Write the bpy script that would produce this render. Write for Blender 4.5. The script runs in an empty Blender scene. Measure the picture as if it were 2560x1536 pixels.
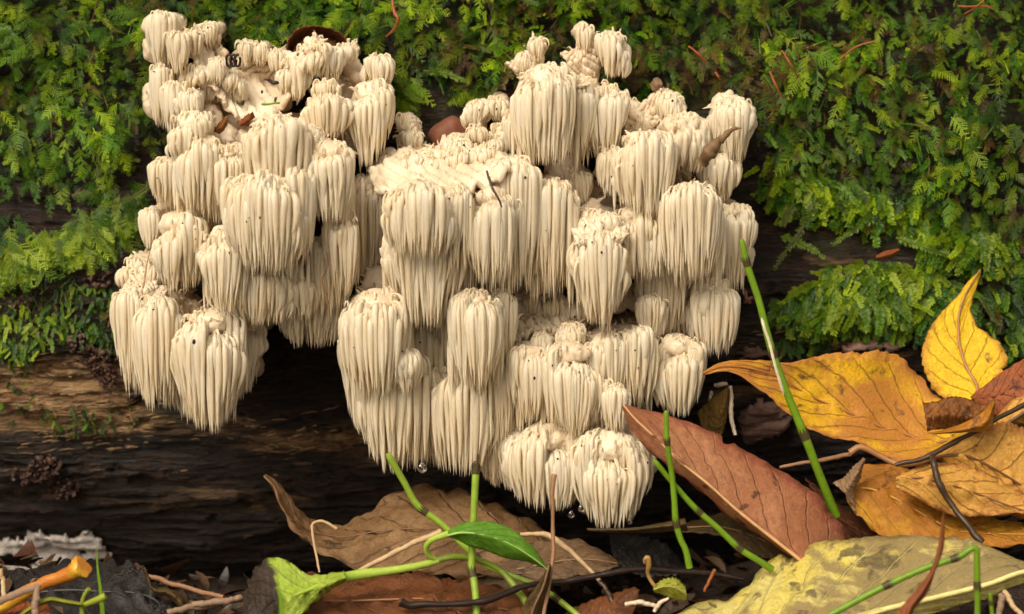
import bpy, math, random
import numpy as np
from mathutils import Vector, Matrix, noise as mnoise

random.seed(7)
RNG = np.random.default_rng(11)
SC = bpy.context.scene
COL = SC.collection

# ---------------------------------------------------------------- camera
THETA = math.radians(8.0)          # looking slightly down at the log
DIST = 1.0
S = 0.40 / 2560.0                  # metres per photo pixel one metre away
CAM = np.array([0.0, -DIST * math.cos(THETA), DIST * math.sin(THETA)])
CF = np.array([0.0, math.cos(THETA), -math.sin(THETA)])
CR = np.array([1.0, 0.0, 0.0])
CU = np.array([0.0, math.sin(THETA), math.cos(THETA)])
cam_data = bpy.data.cameras.new('camera')
cam = bpy.data.objects.new('camera', cam_data)
COL.objects.link(cam)
cam.location = CAM
cam.rotation_euler = (math.radians(90.0) - THETA, 0, 0)
cam_data.lens = 90.0
cam_data.sensor_width = 36.0
cam_data.clip_start = 0.02
cam_data.clip_end = 500.0
cam_data.dof.use_dof = True
cam_data.dof.focus_distance = 0.972
cam_data.dof.aperture_fstop = 11.0
SC.camera = cam

# ---------------------------------------------------------------- sky, sun, exposure
SUN_EL, SUN_AZ = math.radians(45), math.radians(-30)   # azimuth seen from behind the camera, to the left
world = bpy.data.worlds.new('World')
SC.world = world
world.use_nodes = True
wn, wl = world.node_tree.nodes, world.node_tree.links
bg = wn['Background']
sky = wn.new('ShaderNodeTexSky')
sky.sky_type = 'NISHITA'
sky.sun_disc = False
sky.sun_elevation = SUN_EL
sky.sun_rotation = math.radians(180 + 30)
sky.air_density = 1.0
sky.dust_density = 4.0
sky.ozone_density = 0.6
hs = wn.new('ShaderNodeHueSaturation')      # overcast: the blue is mostly washed out
hs.inputs['Saturation'].default_value = 0.22
wl.new(sky.outputs[0], hs.inputs['Color'])
tint = wn.new('ShaderNodeMix'); tint.data_type = 'RGBA'; tint.blend_type = 'MULTIPLY'
tint.inputs[0].default_value = 1.0
wl.new(hs.outputs[0], tint.inputs[6]); tint.inputs[7].default_value = (1.0, 0.87, 0.69, 1)
wl.new(tint.outputs[2], bg.inputs['Color'])
bg.inputs['Strength'].default_value = 0.12
sun_data = bpy.data.lights.new('sun', 'SUN')
sun_data.energy = 1.3
sun_data.angle = math.radians(28)
sun_data.color = (1.0, 0.93, 0.80)
sun = bpy.data.objects.new('sun', sun_data)
COL.objects.link(sun)
sd = Vector((math.cos(SUN_EL) * math.sin(SUN_AZ), -math.cos(SUN_EL) * math.cos(SUN_AZ), math.sin(SUN_EL)))
sun.rotation_euler = sd.to_track_quat('Z', 'Y').to_euler()
vs = SC.view_settings
vs.view_transform = 'Standard'; vs.look = 'None'; vs.gamma = 1.0; vs.use_curve_mapping = False
vs.exposure = 0.70
SC.render.engine = 'CYCLES'
SC.cycles.use_denoising = True
SC.cycles.max_bounces = 12
SC.cycles.diffuse_bounces = 8
SC.cycles.transmission_bounces = 6
SC.cycles.transparent_max_bounces = 6
SC.cycles.use_adaptive_sampling = True
SC.cycles.adaptive_threshold = 0.02

# ---------------------------------------------------------------- helpers
def at(px, py, y):
    """The place at depth y that the photograph shows at pixel (px, py)."""
    d = CF + (px - 1280.0) * S * CR + (768.0 - py) * S * CU
    return CAM + d * ((y - CAM[1]) / d[1])

def at_n(px, py, y):
    px, py, y = (np.asarray(a, float) for a in np.broadcast_arrays(px, py, y))
    d = CF[None] + ((px - 1280.0) * S)[:, None] * CR + ((768.0 - py) * S)[:, None] * CU
    return CAM + d * ((y - CAM[1]) / d[:, 1])[:, None]

def to_px(p):
    p = np.atleast_2d(p) - CAM
    f = p @ CF
    return 1280 + (p @ CR) / f / S, 768 - (p @ CU) / f / S

def hash3(ix, iy, iz):
    h = (ix.astype(np.int64) * 374761393 + iy.astype(np.int64) * 668265263 + iz.astype(np.int64) * 2147483647) & 0xFFFFFFFF
    h = ((h ^ (h >> 13)) * 1274126177) & 0xFFFFFFFF
    h = ((h ^ (h >> 16)) * 2246822519) & 0xFFFFFFFF
    return ((h ^ (h >> 15)) & 0xFFFFFF) / float(0xFFFFFF)

def vnoise(x, y, z=0.0):
    x, y, z = np.broadcast_arrays(np.asarray(x, float), np.asarray(y, float), np.asarray(z, float))
    ix, iy, iz = np.floor(x), np.floor(y), np.floor(z)
    fx, fy, fz = x - ix, y - iy, z - iz
    fx, fy, fz = (f * f * (3 - 2 * f) for f in (fx, fy, fz))
    r = 0
    for dx in (0, 1):
        for dy in (0, 1):
            for dz in (0, 1):
                w = (fx if dx else 1 - fx) * (fy if dy else 1 - fy) * (fz if dz else 1 - fz)
                r = r + w * hash3(ix + dx, iy + dy, iz + dz)
    return r * 2 - 1

def fbm(x, y, z=0.0, o=4):
    r, a, t = 0, 1.0, 0
    for k in range(o):
        f = 2.03 ** k
        r = r + a * vnoise(np.asarray(x) * f + 17.3 * k, np.asarray(y) * f - 9.1 * k, np.asarray(z) * f + 3.7 * k)
        t += a; a *= 0.5
    return r / t

def norm(v):
    v = np.asarray(v, float)
    return v / (np.linalg.norm(v, axis=-1, keepdims=True) + 1e-12)

def spline(pts, n):
    """Catmull-Rom through the points, n samples spread by chord length."""
    P = np.asarray(pts, float)
    if len(P) == 2:
        t = np.linspace(0, 1, n)[:, None]
        return P[0] * (1 - t) + P[1] * t
    seg = np.linalg.norm(np.diff(P, axis=0), axis=1) + 1e-9
    cum = np.concatenate([[0], np.cumsum(seg)])
    u = np.linspace(0, cum[-1], n)
    k = np.clip(np.searchsorted(cum, u, side='right') - 1, 0, len(P) - 2)
    t = ((u - cum[k]) / seg[k])[:, None]
    m = np.zeros_like(P)
    m[1:-1] = (P[2:] - P[:-2]) / (cum[2:] - cum[:-2])[:, None]
    m[0] = (P[1] - P[0]) / seg[0]; m[-1] = (P[-1] - P[-2]) / seg[-1]
    h = seg[k][:, None]
    return ((2*t**3 - 3*t**2 + 1) * P[k] + (t**3 - 2*t**2 + t) * h * m[k]
            + (-2*t**3 + 3*t**2) * P[k+1] + (t**3 - t**2) * h * m[k+1])

def mesh_from(name, V, F, smooth=True):
    """V n x 3, F either an m x k array or a list of tuples."""
    me = bpy.data.meshes.new(name)
    V = np.asarray(V, np.float32)
    if isinstance(F, np.ndarray):
        m, k = F.shape
        me.vertices.add(len(V)); me.vertices.foreach_set('co', V.ravel())
        me.loops.add(m * k); me.loops.foreach_set('vertex_index', F.astype(np.int32).ravel())
        me.polygons.add(m)
        me.polygons.foreach_set('loop_start', np.arange(0, m * k, k, dtype=np.int32))
        me.update(calc_edges=True)
    else:
        me.from_pydata([tuple(v) for v in V.tolist()], [], [tuple(f) for f in F])
        me.update()
    if smooth:
        me.polygons.foreach_set('use_smooth', np.ones(len(me.polygons), bool))
        if not isinstance(F, np.ndarray): me.set_sharp_from_angle(angle=math.radians(62))
    return me

def obj(name, me, mat=None, parent=None):
    o = bpy.data.objects.new(name, me)
    COL.objects.link(o)
    if mat is not None and me is not None:
        me.materials.append(mat)
    if parent is not None:
        o.parent = parent
        o.matrix_parent_inverse = Matrix.Identity(4)
    return o

def tag(o, label=None, cat=None, group=None, kind=None):
    if label: o['label'] = label
    if cat: o['category'] = cat
    if group: o['group'] = group
    if kind: o['kind'] = kind
    return o

def thing(name, loc, label, cat, group=None):
    o = bpy.data.objects.new(name, None)
    COL.objects.link(o)
    o.location = loc
    o.empty_display_size = 0.01
    return tag(o, label, cat, group)

class MB:
    """Collects pieces of one mesh."""
    def __init__(self):
        self.V, self.F, self.n = [], [], 0
    def add(self, V, F):
        self.V.append(np.asarray(V, float)); 
        self.F += [tuple(int(i) + self.n for i in f) for f in F]
        self.n += len(V)
    def tube(self, P, R, sides=6, cap=True, flat=1.0, ref=None):
        P = np.asarray(P, float); n = len(P)
        R = np.broadcast_to(np.asarray(R, float), (n,))
        T = norm(np.gradient(P, axis=0))
        a = np.array([0, -1.0, 0.2]) if ref is None else np.asarray(ref, float)
        if abs(np.dot(norm(a), T[0])) > 0.95: a = np.array([1.0, 0.3, 0.1])
        N = []
        for i in range(n):
            a = a - np.dot(a, T[i]) * T[i]; a = a / (np.linalg.norm(a) + 1e-12); N.append(a)
        N = np.array(N); B = np.cross(T, N)
        ang = np.linspace(0, 2 * math.pi, sides, endpoint=False)
        V = (P[:, None] + R[:, None, None] * (np.cos(ang)[None, :, None] * N[:, None] * flat + np.sin(ang)[None, :, None] * B[:, None])).reshape(-1, 3)
        F = [(i*sides + j, i*sides + (j+1) % sides, (i+1)*sides + (j+1) % sides, (i+1)*sides + j) for i in range(n-1) for j in range(sides)]
        if cap:
            F.append(tuple(range(sides))[::-1]); F.append(tuple((n-1)*sides + j for j in range(sides)))
        self.add(V, F)
    def build(self, name, mat, parent=None, origin=None, smooth=True):
        V = np.concatenate(self.V)
        if origin is not None: V = V - np.asarray(origin)
        return obj(name, mesh_from(name, V, self.F, smooth), mat, parent)

_ico = {}
def ico(sub):
    if sub not in _ico:
        import bmesh
        bm = bmesh.new(); bmesh.ops.create_icosphere(bm, subdivisions=sub, radius=1.0)
        V = np.array([v.co[:] for v in bm.verts]); F = [tuple(v.index for v in f.verts) for f in bm.faces]
        bm.free(); _ico[sub] = (V, F)
    return _ico[sub]

# ---------------------------------------------------------------- materials
class NT:
    def __init__(self, name):
        self.m = bpy.data.materials.new(name); self.m.use_nodes = True
        self.t = self.m.node_tree; self.n = self.t.nodes
        self.p = self.n['Principled BSDF']; self.out = self.n['Material Output']
    def new(self, kind, **kw):
        nd = self.n.new(kind)
        for k, v in kw.items():
            if k.startswith('i_'): nd.inputs[int(k[2:]) if k[2:].isdigit() else k[2:].replace('_', ' ')].default_value = v
            else: setattr(nd, k, v)
        return nd
    def link(self, a, b): self.t.links.new(a, b)
    def coord(self, scale=(1, 1, 1), which='Object', rot=(0, 0, 0)):
        tc = self.new('ShaderNodeTexCoord'); mp = self.new('ShaderNodeMapping')
        mp.inputs['Scale'].default_value = scale; mp.inputs['Rotation'].default_value = rot
        self.link(tc.outputs[which], mp.inputs['Vector']); return mp.outputs[0]
    def noise(self, vec, scale, detail=4, rough=0.55, dist=0.0):
        nd = self.new('ShaderNodeTexNoise'); nd.inputs['Scale'].default_value = scale
        nd.inputs['Detail'].default_value = detail; nd.inputs['Roughness'].default_value = rough
        nd.inputs['Distortion'].default_value = dist
        if vec is not None: self.link(vec, nd.inputs['Vector'])
        return nd.outputs[0]
    def math(self, op, a, b=None, c=None, clamp=False):
        nd = self.new('ShaderNodeMath', operation=op); nd.use_clamp = clamp
        for i, v in enumerate((a, b, c)):
            if v is None: continue
            if isinstance(v, (int, float)): nd.inputs[i].default_value = v
            else: self.link(v, nd.inputs[i])
        return nd.outputs[0]
    def step(self, v, lo, hi):
        nd = self.new('ShaderNodeMapRange'); nd.interpolation_type = 'SMOOTHSTEP'
        nd.inputs['From Min'].default_value = lo; nd.inputs['From Max'].default_value = hi
        self.link(v, nd.inputs['Value']); return nd.outputs[0]
    def ramp(self, v, stops):
        nd = self.new('ShaderNodeValToRGB'); cr = nd.color_ramp
        while len(cr.elements) < len(stops): cr.elements.new(0.5)
        for e, (p, c) in zip(cr.elements, stops): e.position = p; e.color = (*c, 1)
        self.link(v, nd.inputs[0]); return nd.outputs[0]
    def mix(self, f, a, b, blend='MIX'):
        nd = self.new('ShaderNodeMix'); nd.data_type = 'RGBA'; nd.blend_type = blend
        for i, v in ((0, f), (6, a), (7, b)):
            if isinstance(v, (int, float)): nd.inputs[i].default_value = v
            elif isinstance(v, tuple): nd.inputs[i].default_value = (*v, 1)
            else: self.link(v, nd.inputs[i])
        return nd.outputs[2]
    def bump(self, h, dist, strength=1.0):
        nd = self.new('ShaderNodeBump'); nd.inputs['Strength'].default_value = strength
        nd.inputs['Distance'].default_value = dist
        self.link(h, nd.inputs['Height']); self.link(nd.outputs[0], self.p.inputs['Normal']); return nd
    def set(self, **kw):
        for k, v in kw.items():
            i = self.p.inputs[k.replace('_', ' ')]
            if hasattr(v, 'links') or hasattr(v, 'is_linked'): self.link(v, i)
            elif isinstance(v, tuple) and len(v) == 3 and i.type == 'RGBA': i.default_value = (*v, 1)
            else: i.default_value = v
        return self
    def translucent(self, color, fac):
        tr = self.new('ShaderNodeBsdfTranslucent')
        if isinstance(color, tuple): tr.inputs[0].default_value = (*color, 1)
        else: self.link(color, tr.inputs[0])
        mx = self.new('ShaderNodeMixShader'); mx.inputs[0].default_value = fac
        self.link(self.p.outputs[0], mx.inputs[1]); self.link(tr.outputs[0], mx.inputs[2])
        self.link(mx.outputs[0], self.out.inputs['Surface'])
# ---------------------------------------------------------------- the log
LOG_R, LOG_Y, LOG_Z = 0.205, 0.240, 0.030        # axis along x; front face near y = 0.035
GROUND_Z = -0.115

def ground_h(x, y):
    x, y = np.asarray(x, float), np.asarray(y, float)
    h = GROUND_Z + 0.006 * fbm(x * 9, y * 9, 0.3, 4) + 0.002 * fbm(x * 60, y * 60, 4.3, 3)
    h = h + 0.046 * np.exp(-(((x - 0.19) / 0.085) ** 2 + ((y - 0.030) / 0.055) ** 2))
    tr = np.clip((y + 0.005) / 0.07, 0, 1); h = h - 0.019 * tr * tr * (3 - 2 * tr) * (np.abs(x) < 1.2)
    h = h + 0.012 * np.exp(-(((x + 0.22) / 0.07) ** 2 + ((y + 0.01) / 0.05) ** 2))
    return h

def log_parts(x, ang):
    """Displacement outwards at (x, angle); angle 0 faces the camera, + is up."""
    s = ang * LOG_R
    w = s - 0.06 * x + 0.010 * fbm(x * 5, s * 9, 2.2, 3)
    lump = 0.011 * fbm(x * 5.0, s * 12, 7.7, 4)
    g1 = fbm(x * 38, w * 330, 1.3, 4) + 0.6 * fbm(x * 11, w * 120, 1.3, 3)
    g2 = fbm(x * 60, w * 420, 5.1, 3)
    crack = np.abs(fbm(x * 9, w * 85, 9.4, 5) + 0.15 * fbm(x * 50, w * 60, 3.3, 2))
    ck = np.clip(1 - crack / 0.07, 0, 1) ** 1.5
    led = fbm(x * 13, w * 60, 12.5, 4) * 6.0
    ledge = (np.floor(led) + np.clip((led - np.floor(led)) * 4, 0, 1)) * 0.0009
    pit = np.clip(fbm(x * 45, s * 70, 21.0, 3) - 0.34, 0, 1) * 0.016
    return lump + 0.0016 * g1 + 0.0011 * g2 - 0.0035 * ck + ledge - pit

def log_pt(x, ang, extra=0.0):
    r = LOG_R + log_parts(x, ang) + extra
    return np.stack([x, LOG_Y - r * np.cos(ang), LOG_Z + r * np.sin(ang)], -1)

def log_hit(px, py):
    """x, angle on the log's mean surface under a photo pixel."""
    px, py = np.asarray(px, float), np.asarray(py, float)
    y = np.full(px.shape, 0.04)
    for _ in range(12):
        p = at_n(px, py, y)
        dz = np.clip((p[:, 2] - LOG_Z) / LOG_R, -0.97, 0.97)
        y = LOG_Y - LOG_R * np.sqrt(1 - dz * dz)
    return p[:, 0], np.arcsin(dz)

def build_log():
    xs = np.concatenate([np.linspace(-1.3, -0.25, 60, endpoint=False), np.linspace(-0.25, 0.25, 760, endpoint=False), np.linspace(0.25, 1.1, 50)])
    an = np.concatenate([np.linspace(-math.pi, -1.25, 40, endpoint=False), np.linspace(-1.25, 0.85, 400, endpoint=False), np.linspace(0.85, math.pi, 45, endpoint=False)])
    X, A = np.meshgrid(xs, an, indexing='ij')
    P = log_pt(X.ravel(), A.ravel())
    n, m = len(xs), len(an)
    i = np.arange(n - 1)[:, None]; j = np.arange(m)[None]
    F = np.stack([i*m + j, (i+1)*m + j, (i+1)*m + (j+1) % m, i*m + (j+1) % m], -1).reshape(-1, 4)
    F = F[:, ::-1]
    me = mesh_from('fallen_log', P, F)
    # own colour of the wood: how bleached each spot is (weathered tan patches on dark wet wood)
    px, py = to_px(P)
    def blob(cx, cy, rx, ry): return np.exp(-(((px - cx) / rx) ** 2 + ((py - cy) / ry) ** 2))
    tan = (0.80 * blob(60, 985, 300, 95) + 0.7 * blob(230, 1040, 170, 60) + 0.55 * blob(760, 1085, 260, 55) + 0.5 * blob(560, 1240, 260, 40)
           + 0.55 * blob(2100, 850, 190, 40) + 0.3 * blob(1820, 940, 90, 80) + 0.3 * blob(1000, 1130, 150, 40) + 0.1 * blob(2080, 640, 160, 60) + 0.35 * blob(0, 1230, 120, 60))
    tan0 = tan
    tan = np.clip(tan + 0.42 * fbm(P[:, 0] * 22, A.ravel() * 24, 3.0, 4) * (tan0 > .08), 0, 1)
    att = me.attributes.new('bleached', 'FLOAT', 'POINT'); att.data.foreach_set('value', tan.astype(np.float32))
    grn = np.clip(0.8 * blob(150, 780, 230, 130) + 0.4 * blob(300, 1050, 260, 60) + 0.5 * blob(2150, 560, 300, 120) + (py < 330) * 0.7 + 0.3 * blob(1900, 830, 120, 120), 0, 1)
    att = me.attributes.new('algae', 'FLOAT', 'POINT'); att.data.foreach_set('value', grn.astype(np.float32))
    t = NT('decayed_wood')
    vec = t.coord((55, 430, 430)); vec2 = t.coord((230, 1500, 1500)); vec3 = t.coord((14, 90, 90))
    n1 = t.noise(vec, 1.0, 6, 0.6, 0.4); n2 = t.noise(vec2, 1.0, 4, 0.6, 0.2); n3 = t.noise(vec3, 1.0, 5, 0.6, 0.3)
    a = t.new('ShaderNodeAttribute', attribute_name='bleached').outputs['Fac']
    g = t.new('ShaderNodeAttribute', attribute_name='algae').outputs['Fac']
    dark = t.ramp(n1, [(0.33, (0.004, 0.003, 0.003)), (0.50, (0.015, 0.008, 0.005)), (0.62, (0.044, 0.020, 0.012)), (0.78, (0.105, 0.050, 0.030))])
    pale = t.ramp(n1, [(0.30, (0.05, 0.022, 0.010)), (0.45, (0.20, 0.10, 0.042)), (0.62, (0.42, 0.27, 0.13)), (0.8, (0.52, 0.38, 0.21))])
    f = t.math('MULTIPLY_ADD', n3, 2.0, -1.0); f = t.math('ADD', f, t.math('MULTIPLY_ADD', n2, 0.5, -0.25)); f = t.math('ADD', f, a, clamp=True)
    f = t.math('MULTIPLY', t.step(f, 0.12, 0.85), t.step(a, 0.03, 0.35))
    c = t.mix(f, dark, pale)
    gf = t.math('MULTIPLY', t.step(t.noise(t.coord((60, 90, 90)), 1.0, 5, 0.65), 0.46, 0.66), g)
    c = t.mix(t.math('MULTIPLY', gf, 0.75), c, (0.045, 0.06, 0.008))
    c = t.mix(t.math('MULTIPLY', t.step(n2, 0.62, 0.75), 0.25), c, (0.20, 0.09, 0.04))
    n4 = t.noise(t.coord((160, 330, 330)), 1.0, 6, 0.7)
    c = t.mix(t.math('MULTIPLY', t.step(n4, 0.56, 0.72), 0.55), c, (0.085, 0.038, 0.022)); c = t.mix(t.math('MULTIPLY', t.step(n4, 0.44, 0.30), 0.8), c, (0.006, 0.004, 0.004))
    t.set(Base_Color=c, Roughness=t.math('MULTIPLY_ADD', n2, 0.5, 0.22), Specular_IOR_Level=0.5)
    h = t.math('ADD', t.math('ADD', n1, t.math('MULTIPLY', n2, 0.5)), t.math('MULTIPLY', n4, 1.3))
    t.bump(h, 0.0022, 1.0)
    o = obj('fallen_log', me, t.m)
    tag(o, 'huge dark rotting log lying across the whole picture under the moss', 'log')
    # sawn ends, far outside the frame
    for x, nm in ((-1.3, 'log_end'), (1.1, 'log_end')):
        aa = np.linspace(0, 2 * math.pi, 60, endpoint=False)
        Pn = log_pt(np.full(60, x), aa); V = np.concatenate([Pn, [[x, LOG_Y, LOG_Z]]])
        obj(nm, mesh_from(nm, V, [(k, (k + 1) % 60, 60) for k in range(60)], False), t.m, o)
    return o
log_obj = build_log()

def fibres(n, spots, name, c1, c2, seed):
    rs = np.random.default_rng(seed); mb = MB()
    for cx, cy, rx, ry, k in spots:
        for _ in range(k):
            px, py = cx + rx * rs.normal(0, .5), cy + ry * rs.normal(0, .5); L = rs.uniform(8, 44); m = 6
            qx = np.linspace(px - L / 2, px + L / 2, m); qy = py - (qx - px) * rs.normal(.05, .05) + rs.normal(0, .6, m)
            x, an = log_hit(qx, qy); P = log_pt(x, an, 0); P = P + np.stack([0 * an, -np.cos(an), np.sin(an)], -1) * (np.abs(np.linspace(-1, 1, m) + rs.uniform(-.5, .5)) ** 2 * rs.uniform(.0001, .0006) + .0001)[:, None]
            mb.tube(P, np.array([.4, 1, 1.2, 1.1, .9, .3]) * rs.uniform(.6, 1.9) * S, 4, cap=False)
    t = NT(name + '_wood'); nn = t.noise(t.coord((60, 300, 300)), 1.0, 4); t.set(Base_Color=t.mix(t.step(nn, .3, .7), c1, c2), Roughness=.55)
    o = mb.build(name, t.m, log_obj); o['kind'] = 'stuff'
fibres(0, [(80, 985, 260, 110, 260), (260, 1060, 200, 70, 110), (760, 1085, 220, 70, 90), (2110, 850, 190, 36, 90)], 'wood_fibres', (.16, .085, .04), (.44, .29, .15), 31)
fibres(0, [(350, 1200, 420, 130, 260), (150, 740, 200, 140, 140), (1100, 230, 160, 60, 60), (1950, 560, 160, 160, 120), (900, 1080, 300, 90, 90), (1850, 960, 120, 110, 60)], 'dark_wood_fibres', (.014, .008, .006), (.07, .034, .021), 32)

def build_ground():
    far = [-60, -20, -8, -3, -1.5, -0.8]
    xs = np.concatenate([far, np.linspace(-0.45, 0.45, 260), [0.8, 1.5, 3, 8, 20, 60]])
    ys = np.concatenate([[-60, -20, -8, -3, -1.5, -0.8, -0.4], np.linspace(-0.2, 0.22, 140), [0.5, 1, 2, 5, 12, 30, 60]])
    X, Y = np.meshgrid(xs, ys, indexing='ij')
    Z = ground_h(X.ravel(), Y.ravel()); n, m = len(xs), len(ys)
    i = np.arange(n - 1)[:, None]; j = np.arange(m - 1)[None]
    F = np.stack([i*m + j, (i+1)*m + j, (i+1)*m + j + 1, i*m + j + 1], -1).reshape(-1, 4)
    t = NT('forest_soil')
    v = t.coord((1, 1, 1)); a = t.noise(v, 55, 6, 0.65); b = t.noise(v, 300, 4, 0.6)
    c = t.ramp(a, [(0.3, (0.008, 0.005, 0.004)), (0.55, (0.03, 0.017, 0.010)), (0.75, (0.085, 0.045, 0.022))])
    t.set(Base_Color=c, Roughness=0.7); t.bump(t.math('ADD', a, t.math('MULTIPLY', b, 0.4)), 0.004, 1.0)
    tag(obj('ground', mesh_from('ground', np.stack([X.ravel(), Y.ravel(), Z], -1), F), t.m), 'dark damp forest soil under the leaf litter', 'ground', kind='structure')
build_ground()
# ---------------------------------------------------------------- the tooth fungus
# crown centre px, crown top py, half width px, lowest tip py, depth y, [tip py at the left edge, at the right edge]
TUFTS = [
 # left cluster, top
 (404, 30, 34, 190, -.004, 150, 185), (445, 82, 23, 192, -.012), (487, 76, 17, 152, -.006),
 (402, 165, 26, 330, -.008, 300, 300), (437, 206, 28, 350, -.016, 335, 300), (472, 226, 30, 312, -.022), (476, 282, 46, 400, -.030, 405, 330),
 (494, 168, 31, 226, -.006), (543, 149, 18, 222, -.008), (582, 180, 28, 240, -.004), (530, 200, 30, 262, .000), (588, 212, 26, 262, .002),
 (733, 146, 33, 258, -.004), (783, 110, 34, 200, -.006), (825, 122, 30, 212, -.001), (868, 112, 22, 165, .006),
 (816, 205, 28, 250, -.010), (817, 236, 50, 352, -.016), (946, 137, 35, 222, .004, 200, 222), (922, 205, 48, 424, -.010, 330, 360),
 # left cluster, middle
 (497, 336, 47, 548, -.034, 500, 540), (572, 362, 36, 545, -.036), (690, 284, 64, 520, -.046, 470, 520), (772, 318, 34, 500, -.038),
 (660, 428, 76, 682, -.056, 640, 670), (735, 420, 40, 672, -.050), (824, 358, 44, 566, -.044, 545, 540), (852, 530, 34, 745, -.036, 690, 730),
 (906, 440, 54, 704, -.006, 690, 690), (415, 398, 38, 528, -.020), (374, 524, 24, 632, -.012), (448, 532, 56, 732, -.032, 690, 720),
 (560, 566, 48, 790, -.042, 700, 790), (640, 600, 95, 815, -.030, 790, 800), (770, 640, 78, 872, -.014, 830, 860), (826, 590, 45, 806, -.026),
 # left cluster, bottom
 (326, 722, 42, 1000, -.018, 900, 1010), (390, 736, 46, 1030, -.026, 1005, 1020), (521, 770, 72, 1084, -.038, 1000, 1020), (618, 800, 38, 985, -.016, 1030, 850),
 (447, 818, 20, 1005, -.022), (470, 840, 60, 1040, -.012), (590, 790, 40, 1010, -.012),
 # middle cluster, top shelf
 (1047, 452, 68, 655, -.056, 630, 660), (1144, 464, 30, 690, -.052), (1060, 520, 84, 822, -.042, 700, 740), (1225, 470, 46, 715, -.048, 690, 700),
 (1285, 390, 53, 738, -.036, 720, 735), (1380, 448, 50, 745, -.031), (1497, 574, 58, 822, -.038, 730, 740), (1448, 429, 26, 522, -.010),
 (1362, 162, 62, 424, -.028, 385, 420), (1450, 196, 34, 408, -.018), (1520, 212, 44, 395, -.014, 410, 320), (1530, 84, 38, 200, .000, 140, 205),
 (1192, 256, 34, 325, .004), (1244, 248, 24, 308, .004), (1253, 310, 26, 395, .000), (1292, 280, 28, 402, -.004), (1141, 346, 34, 392, -.018), (1232, 348, 22, 402, -.014),
 (1194, 320, 22, 362, -.016),
 # right cluster
 (1614, 328, 62, 552, -.032, 505, 530), (1526, 370, 26, 502, -.018), (1698, 286, 56, 436, -.012, 420, 440), (1672, 236, 30, 312, -.002),
 (1834, 246, 50, 424, -.004, 380, 345), (1800, 386, 50, 508, -.004, 470, 460), (1728, 454, 60, 704, -.036, 690, 690), (1835, 508, 50, 742, -.010, 690, 640),
 (1600, 512, 56, 706, -.028), (1788, 698, 46, 900, -.018, 870, 880), (1697, 838, 56, 1042, -.022, 1030, 1000), (1628, 738, 30, 882, -.022),
 (1590, 818, 42, 1022, -.030), (1520, 832, 42, 1000, -.032), (1425, 812, 28, 886, -.030), (1430, 856, 56, 1096, -.040, 1060, 1080), (1318, 868, 40, 1068, -.036),
 (1355, 836, 22, 970, -.024), (1540, 966, 27, 1088, -.044), (1705, 745, 34, 850, -.006), (1690, 560, 60, 742, -.014), (1652, 640, 50, 860, -.012), (1760, 600, 44, 800, -.006),
 # bottom of the middle cluster
 (1528, 1080, 76, 1325, -.046, 1270, 1270), (1366, 1060, 86, 1275, -.038, 1235, 1260), (1262, 1060, 56, 1222, -.018, 1190, 1240), (938, 726, 68, 1000, -.044, 1000, 950),
 (905, 790, 46, 1090, -.028, 1010, 1110), (985, 880, 74, 1182, -.030, 1120, 1180), (1188, 722, 50, 978, -.046, 920, 950), (1258, 726, 26, 922, -.034),
 (1150, 930, 72, 1188, -.028, 1170, 1170), (1250, 906, 28, 1108, -.030), (1232, 980, 52, 1160, -.020), (1118, 740, 44, 940, -.014), (1050, 800, 60, 1050, -.016),
 (1448, 1066, 46, 1262, -.034, 1230, 1250), (1300, 1070, 50, 1232, -.024), (1205, 1010, 46, 1196, -.020), (1080, 900, 56, 1166, -.020), (1478, 860, 34, 1070, -.032), (1555, 850, 30, 1050, -.026), (1385, 900, 40, 1090, -.028),
 # ragged young fringes on the bare branches
 (980, 402, 30, 452, -.010), (1036, 384, 32, 446, -.018), (1095, 380, 30, 446, -.022), (1150, 372, 30, 440, -.024), (1204, 366, 26, 432, -.026), (1462, 68, 18, 150, .002), (1340, 100, 17, 172, .004), (1308, 140, 18, 196, .004),
 (612, 108, 15, 188, .006), (648, 112, 15, 182, .008), (690, 128, 16, 196, .008), (524, 64, 15, 130, .004), (1010, 290, 18, 346, .008), (1030, 330, 20, 376, .004), (340, 648, 30, 716, -.002), (382, 664, 26, 734, -.008), (318, 672, 22, 728, -.006),
 (1290, 738, 26, 802, -.004), (1340, 742, 28, 804, -.006), (1392, 742, 28, 806, -.010), (1440, 758, 24, 818, -.012), (1470, 530, 26, 596, -.030), (1520, 536, 24, 604, -.034), (1578, 254, 18, 320, .002), (1605, 290, 20, 350, .0),
 (1600, 1044, 34, 1235, -.032, 1200, 1240), (1465, 980, 50, 1100, -.028), (1470, 1010, 60, 1150, -.016),
]

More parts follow.
